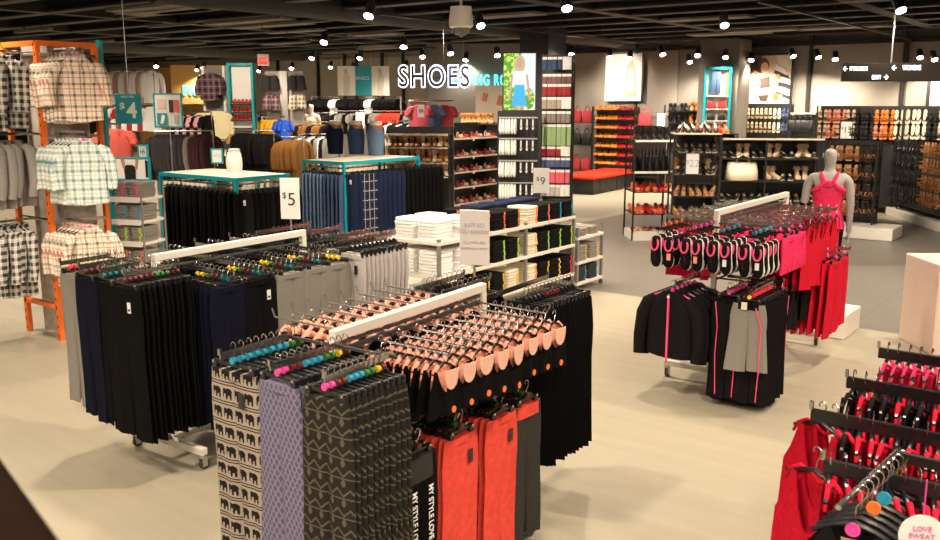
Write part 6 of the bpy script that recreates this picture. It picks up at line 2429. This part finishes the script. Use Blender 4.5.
# shoes laid along the tops
for j in range(12):
    p = D(681 + j * 4.1, 16.4, 1.9)
    o = (RD if j % 3 == 0 else CORP if j % 3 == 1 else TP).get()
    place(o, (p[0], p[1], V(133.5, 16.4)), rad(-50 + R.uniform(-30, 30)), ('dark red', 'coral red', 'tan')[j % 3] + ' pump in the row along the back ledge above the wire shelving', 'shoe', ('dark red', 'coral red', 'tan')[j % 3] + ' pumps along the back ledge')
t = wall_unit('shoe_gondola', 'dark ledge stand with a row of mixed pumps behind the wire shelving', (*D(678, 16.35, 1.9), 0), rad(31), 1.05, V(133.5, 16.35), 0.35, (0.5, 1.0, V(133.5, 16.35)), back=True)
p = D(846, 20.5, 1.8)
card_sign('price_sign', (p[0], p[1], V(130, 20.5)), 0.27, 0.4, rad(36), 'white fifteen dollar card hanging in front of the coral sandals', lines=(('15', 0.2, INK, 0.03, 0.0), ('$', 0.09, INK, -0.09, 0.04)), frame=BMETAL, stand=V(130, 20.5) - 0.2 - 1.78)

b = B()
px_ = D(858, 16.4, 0)
b.box((0, 0, 0.11), (1.25, 0.8, 0.22), WHITE, ch=0.01)
o = b.build('plinth')
o.location = (px_[0], px_[1] + 0.2, 0)
tag(o, 'low white plinth under the dark gondola of brown sandals', 'plinth')
# ---- mannequin on its plinth
mpx = D(820, 9.75, 0.3)
b = B()
b.box((0, 0, 0.13), (0.62, 0.62, 0.26), WHITE, ch=0.01)
o = b.build('plinth')
o.location = (mpx[0] + 0.08, mpx[1] - 0.12, 0)
tag(o, 'low white plinth under the grey mannequin', 'plinth')
Hm = V(147, 9.75) - 0.26
mn = adult('mannequin', MANN, Hm * 1.01, (mpx[0], mpx[1], 0.26), rad(195), detail=True)
tag(mn, 'grey bald mannequin in a red racerback vest, seen from behind', 'mannequin')
kH = Hm * 1.01 / 1.75
b = B()
b.loft([[(rx * kH * math.cos(2 * PI * j / 24), ry * kH * math.sin(2 * PI * j / 24) + 0.006, z * kH) for j in range(24)] for z, rx, ry in ((0.86, .19, .14), (0.95, .175, .13), (1.08, .145, .108), (1.2, .158, .118), (1.27, .168, .122), (1.29, .166, .12))], PINK)
b.build('racerback_vest', mn, True)
b = B()
for s in (-1, 1):
    b.tube([(s * .165 * kH, .07 * kH, 1.27 * kH), (s * .09 * kH, .125 * kH, 1.31 * kH), (s * .045 * kH, .125 * kH, 1.36 * kH), (s * .075 * kH, .075 * kH, 1.43 * kH), (s * .09 * kH, .02 * kH, 1.455 * kH), (s * .085 * kH, -.06 * kH, 1.42 * kH), (s * .09 * kH, -.115 * kH, 1.3 * kH)], [.02 * kH, .026 * kH, .026 * kH, .02 * kH, .018 * kH, .018 * kH, .02 * kH], PINK, 8)
b.box((0, .128 * kH, 1.345 * kH), (.1 * kH, .02 * kH, .07 * kH), PINK, ch=0.008)
b.build('shoulder_straps', mn, True)
b = B()
for s in (-1, 1):
    b.tube([(s * .082 * kH, 0, .89 * kH), (s * .088 * kH, -.006, .6 * kH), (s * .092 * kH, -.004, .45 * kH), (s * .097 * kH, .016, .18 * kH)], [.108 * kH, .08 * kH, .068 * kH, .05 * kH], BLK, 12)
b.build('leggings', mn, True)
b = B()
b.tube([(.23 * kH, .035, 1.13 * kH), (.232 * kH, .01, 1.0 * kH), (.234 * kH, -.01, .9 * kH)], [.05 * kH, .045 * kH, .037 * kH], BLK, 10)
b.build('arm_warmer', mn, True)

# ================================================================== SIGNS AND POSTERS
d = 19.5
NEONW = mat('lit_white_rim', (1, 1, 1), emit=(0.95, 0.97, 1.0), es=2.2)
NAVYF = mat('navy_letter_face', (0.02, 0.02, 0.1), rough=0.4)
x, y = D(434, d, 3.2)
zc = V(77.5, d)
t = empty('shoes_sign', (x, y, zc), rad(38), 'hanging white-rimmed SHOES lettering above the shoe department', 'sign')
lets = []
o = text('SHOES', 0.62, NEONW, 'lit_rim', t, (0, 0.02, 0), depth=0.02, offset=0.028, sx=0.75, spacing=1.16)
o = text('SHOES', 0.62, NAVYF, 'letter_face', t, (0, -0.012, 0), depth=0.006, offset=0.004, sx=0.75, spacing=1.16)
k = B()
for s in (-1, -0.33, 0.33, 1):
    k.tube([(s * 0.62, 0.03, 0.2), (s * 0.62, 0.03, 4.9 - zc)], 0.005, BMETAL, 5)
k.box((0, 0.045, 0.0), (1.5, 0.012, 0.02), BMETAL)
k.build('suspension_wire', t)
NT = mat('lit_teal_letters', (0.1, 0.8, 0.8), emit=(0.1, 0.85, 0.85), es=1.6)
d = 26.5
x, y = D(452.5, d, 3.0)
t = empty('fitting_room_sign', (x, y, V(80.5, d)), rad(36.8), 'lit teal FITTING ROOMS lettering on the dark partition behind the SHOES sign', 'sign')
text('FITTING ROOMS', 0.42, NT, 'lettering', t, (0, 0, 0), depth=0.02, offset=0.01, sx=0.62, align='LEFT', spacing=1.15)
b = B()
b.box((0, 0, 0), (3.6, 0.2, 4.1), mat('dark_partition', (0.15, 0.13, 0.115), rough=0.8))
o = b.build('partition_wall')
xx, yy = D(488, d + 0.25, 2)
o.location = (xx, yy, 2.05)
o.rotation_euler.z = rad(36.8)
o['kind'] = 'structure'
o = card_sign('wall_poster', (*D(492, d - 0.02, 3), V(104, d)), 0.95, 1.05, rad(36.8), 'pale grey notice board with two brown tags under the fitting room lettering', face=mat('pale_notice', (0.5, 0.44, 0.38), rough=0.8))
art(o, [(TAN, [(-.3, .1), (-.16, .05), (-.1, .28), (-.25, .33)]), (TAN, [(.12, -.02), (.3, -.06), (.36, .2), (.2, .26)])], -0.006)
# teal shop lettering on the ochre wall
d = 40.5
x, y = D(199, 36, 3.0)
t = empty('wall_sign', (x, y, V(91, 36)), rad(36.8), 'lit teal wall lettering before the ochre wall at the far left', 'sign')
text('PRIMA', 0.46, NT, 'lettering', t, (0.0, 0, 0), depth=0.02, offset=0.02, sx=1.0)
text('W', 0.46, NT, 'lettering', t, (0.3, 0, 0.42), depth=0.02, offset=0.02)
k = B()
k.box((0, 0.06, 0.25), (2.2, 0.05, 1.5), wallo)
k.build('backing_board', t)
k = B()
for s in (-1, 1):
    k.box((s * 1.0, 0.08, (V(91, 36)) / -2 - 0.1), (0.06, 0.06, V(91, 36) - 0.2), BMETAL)
k.build('post', t)

# triple banner (white, teal, white)
d = 29.0
for u, m_, lab in ((346.5, WHITE, 'white fashion banner left of the teal banner on the far wall'), (362.5, TEALS, 'teal banner with small pale lettering on the far wall'), (380.5, WHITE, 'white fashion banner right of the teal banner on the far wall')):
    x, y = D(u, d, 3)
    z1, z0 = V(66, d), V(95.5, d)
    o = card_sign('banner', (x, y, (z1 + z0) / 2), 0.56, z1 - z0, rad(34), lab, face=m_, group=None)
    if m_ is TEALS:
        text('BASICS', 0.14, WHITEINK, 'lettering', o, (0, -0.008, 0.08), depth=0.001)
    else:
        art(o, [(mat('pale_figure_print', (0.62, 0.55, 0.48)), [(-.1, -.45), (.08, -.45), (.12, .1), (.02, .35), (-.1, .1)]), (mat('grey_figure_print', (0.5, 0.46, 0.42)), oval(-.02, .3, .06, .08))], -0.006)
    k = B()
    for s in (-1, 1):
        k.tube([(s * 0.2, 0, (z1 - z0) / 2), (s * 0.2, 0, 4.9 - (z1 + z0) / 2)], 0.006, BMETAL, 5)
    k.build('suspension_wire', o)

# bright poster and zebra poster on the back wall
yw = 25.75
xa, da = on_wall(605, yw)
xb2, db = on_wall(641, yw)
z1, z0 = V(54.5, da), V(101, da)
o = card_sign('wall_poster', ((xa + xb2) / 2, yw, (z1 + z0) / 2), xb2 - xa, z1 - z0, 0, 'bright white fashion poster above the orange shoes on the back wall', face=mat('bright_poster', (0.9, 0.87, 0.82), rough=0.5), th=0.05)
w_, h_ = xb2 - xa, z1 - z0
art(o, [(mat('peach_print', (0.75, 0.5, 0.38)), [(0.05 * w_, -.4 * h_), (.1 * w_, .25 * h_), (.22 * w_, .4 * h_), (.34 * w_, .2 * h_), (.4 * w_, -.42 * h_)]), (WHITEINK, [(.08 * w_, -.3 * h_), (.16 * w_, .2 * h_), (.26 * w_, .2 * h_), (.34 * w_, -.3 * h_)]), (mat('peach_print', (0.75, 0.5, 0.38)), oval(.22 * w_, .32 * h_, .06 * w_, .08 * h_))], -0.025)
k = B()
k.box((w_ / 2 + 0.03, 0.0, 0), (0.05, 0.06, h_), BMETAL)
k.build('frame_edge', o)
xa, da = on_wall(748, yw)
xb2, db = on_wall(790.5, yw)
z1, z0 = V(55, da), V(104.5, da)
w_, h_ = xb2 - xa, z1 - z0
ZM = mat('zebra_print', (0.85, 0.82, 0.78), rough=0.6)
g_ = NG(ZM)
wv = g_.nt.nodes.new('ShaderNodeTexWave')
wv.inputs['Scale'].default_value = 1.3
wv.inputs['Distortion'].default_value = 3.0
mp_ = g_.nt.nodes.new('ShaderNodeMapping')
mp_.inputs['Rotation'].default_value = (0, rad(70), 0)
g_.nt.links.new(g_.co, mp_.inputs[0])
g_.nt.links.new(mp_.outputs[0], wv.inputs['Vector'])
g_.out(g_.mix(g_.op('LESS_THAN', wv.outputs['Fac'], 0.36), (0.85, 0.82, 0.78), (0.03, 0.03, 0.03)))
o = card_sign('wall_poster', ((xa + xb2) / 2, yw, (z1 + z0) / 2), w_, h_, 0, 'photo poster of a seated dark-haired figure beside a zebra-striped chair', face=mat('warm_poster', (0.62, 0.47, 0.36), rough=0.5, noise=0.2, nscale=3), th=0.05, frame=BMETAL)
SK2 = mat('poster_skin', (0.62, 0.34, 0.22), rough=0.6)
HAIR2 = mat('poster_hair', (0.06, 0.035, 0.025), rough=0.6)
q = lambda pts: [(a * w_, c * h_) for a, c in pts]
art(o, [(ZM, q([(.12, .3), (.3, .22), (.48, .0), (.48, -.47), (.3, -.47), (.05, -.1)])), (mat('white_rug_print', (0.8, 0.74, 0.68)), q([(-.5, -.2), (-.1, -.25), (.3, -.3), (.35, -.48), (-.5, -.48)])),
        (mat('dark_wood_print', (0.16, 0.08, 0.05)), q([(-.5, .5), (-.2, .5), (-.3, .2), (-.5, .1)])), (mat('pale_wall_print', (0.75, 0.68, 0.58)), q([(.1, .48), (.48, .48), (.48, .2), (.2, .3)])),
        (HAIR2, [(a + -.2 * w_, c + .28 * h_) for a, c in oval(0, 0, .17 * w_, .16 * h_)]), (SK2, [(a + -.14 * w_, c + .24 * h_) for a, c in oval(0, 0, .09 * w_, .11 * h_)]),
        (SK2, q([(-.3, .12), (-.05, .15), (.0, -.1), (-.3, -.1)])), (HAIR2, q([(-.25, .02), (-.02, .06), (.02, -.15), (-.22, -.18)])), (SK2, q([(-.45, -.12), (-.05, -.2), (.2, -.28), (.15, -.38), (-.35, -.3)])), (SK2, q([(.0, -.05), (.18, .12), (.26, .05), (.12, -.3), (.05, -.3)])),
        (SK2, q([(-.4, .18), (-.3, .15), (-.2, -.1), (-.32, -.12)])), (HAIR2, q([(-.25, -.32), (.0, -.3), (-.05, -.44), (-.2, -.42)])), (TAN, q([(.12, -.26), (.24, -.3), (.22, -.42), (.1, -.4)]))], -0.026)
xa, da = on_wall(928, yw - 0.4)
z1, z0 = V(80, da), V(108, da)
o = card_sign('wall_poster', (xa + 0.9, yw - 0.4, (z1 + z0) / 2 + 0.2), 1.8, z1 - z0 + 0.4, 0, 'blank bright white poster at the right edge under the direction sign', face=mat('bright_poster', (0.9, 0.87, 0.82), rough=0.5), th=0.05, frame=BMETAL)

# hanging direction sign
d = 13.0
SBL = mat('sign_black', (0.012, 0.009, 0.007), rough=0.8, spec=0.1)
LITW = mat('lit_sign_letters', (0.9, 0.9, 1), emit=(0.8, 0.88, 1.0), es=1.8)
xa = D(842.5, d, 3.0)
xb2 = D(985, d, 3.0)
z1, z0 = V(63, d), V(81.5, d)
w_, h_ = math.hypot(xb2[0] - xa[0], xb2[1] - xa[1]), z1 - z0
ppm = w_ / 142.5
rs = math.atan2(xb2[1] - xa[1], xb2[0] - xa[0])
t = card_sign('direction_sign', ((xa[0] + xb2[0]) / 2, (xa[1] + xb2[1]) / 2, (z1 + z0) / 2), w_, h_, rs, 'black hanging direction sign with lit white lettering and arrows at the upper right', face=SBL, th=0.06)


def at_px(u, v):
    return ((u - 842.5) * ppm - w_ / 2, V(v, d) - (z1 + z0) / 2)


for body, u, v, s, sxx in (('FITTING ROOMS', 858, 69, 0.085, 0.4), ('WOMENS', 911, 68, 0.1, 0.6), ('BEAUTY', 876.5, 77.5, 0.085, 0.42)):
    a, c = at_px(u, v)
    text(body, s, LITW, 'lettering', t, (a, -0.032, c), depth=0.002, offset=0.0, sx=sxx)
k = B()
for u, v, dr in ((844.8, 68.8, -1), (893.5, 67.8, -1), (886, 77.2, 1)):
    a, c = at_px(u, v)
    k.box((a, -0.033, c), (0.06, 0.004, 0.01), LITW)
    for s in (-1, 1):
        k.prism([(a + dr * 0.034, c), (a + dr * 0.004, c + s * 0.036), (a + dr * -0.006, c + s * 0.029), (a + dr * 0.02, c)], -0.035, -0.031, LITW)
k.build('arrow', t)
k = B()
for u in (891, 960):
    a, c = at_px(u, 63)
    k.tube([(a, 0, h_ / 2), (a, 0, 4.9 - (z1 + z0) / 2)], 0.012, STEEL, 8)
    k.box((a, 0, h_ / 2 + 0.5), (0.03, 0.04, 0.06), BMETAL)
k.build('drop_rod', t)

# pale counter end at the right picture edge
px_ = G(931.5, 356, 0)
b = B()
b.box((0.4, 0.35, 0.46), (0.8, 0.7, 0.92), mat('pale_pink_laminate', (0.75, 0.6, 0.52), rough=0.4), ch=0.01)
t = empty('counter', (px_[0], px_[1], 0), rad(37), 'pale counter end cut off by the right picture edge', 'counter')
o = b.build('body', t)

# handrail beside the camera
def ray_pt(u, v, dist):
    a, c2 = (u - 470) / FPX, (270 - v) / FPX
    fw = Vector((FW[0] * cp, FW[1] * cp, -sp))
    up = Vector((FW[0] * sp, FW[1] * sp, cp))
    r_ = (fw + Vector((RT[0], RT[1], 0)) * a + up * c2) * dist
    return Vector((r_.x, r_.y, HC + r_.z))


DARKR = mat('dark_rubber_rail', (0.012, 0.006, 0.004), rough=0.95, spec=0.02)
p0, p1 = ray_pt(-48, 472, 0.92), ray_pt(22, 583, 0.78)
dd = p1 - p0
t = empty('handrail', (p0.x, p0.y, 0), 0, 'dark blurred handrail crossing the bottom left corner', 'handrail')
o0 = Vector((p0.x, p0.y, 0))
k = B()
k.tube([p0 - dd * 2 - o0, p0 - o0, p1 - o0, p1 + dd * 1.2 - o0], 0.042, DARKR, 16)
k.build('rail', t, True)
k = B()
e = p0 - dd * 2 - o0
k.tube([e, (e.x, e.y, 0)], 0.025, BMETAL, 8)
k.build('post', t, True)

# ================================================================== LIGHT, WORLD, CAMERA
w = bpy.data.worlds.new('shop_air')
sc.world = w
w.use_nodes = True
w.node_tree.nodes['Background'].inputs[0].default_value = (1.0, 0.86, 0.7, 1)
w.node_tree.nodes['Background'].inputs[1].default_value = 0.08
cam = bpy.data.cameras.new('camera')
cam.sensor_width = 36
cam.lens = 36 * FPX / 940
cam.clip_end = 200
cam.clip_start = 0.05
cam.dof.use_dof = True
cam.dof.focus_distance = 8.0
cam.dof.aperture_fstop = 6.0
co = bpy.data.objects.new('camera', cam)
COL.objects.link(co)
co.location = (0, 0, HC)
co.rotation_euler = (PI / 2 - PITCH, 0, YAW)
sc.camera = co
vs = sc.view_settings
vs.view_transform = 'Standard'
vs.look = 'None'
vs.gamma = 1
vs.use_curve_mapping = False
vs.exposure = 0.36
sc.cycles.use_denoising = True
sc.cycles.max_bounces = 6
sc.cycles.diffuse_bounces = 3
sc.cycles.glossy_bounces = 3
sc.cycles.sample_clamp_indirect = 6
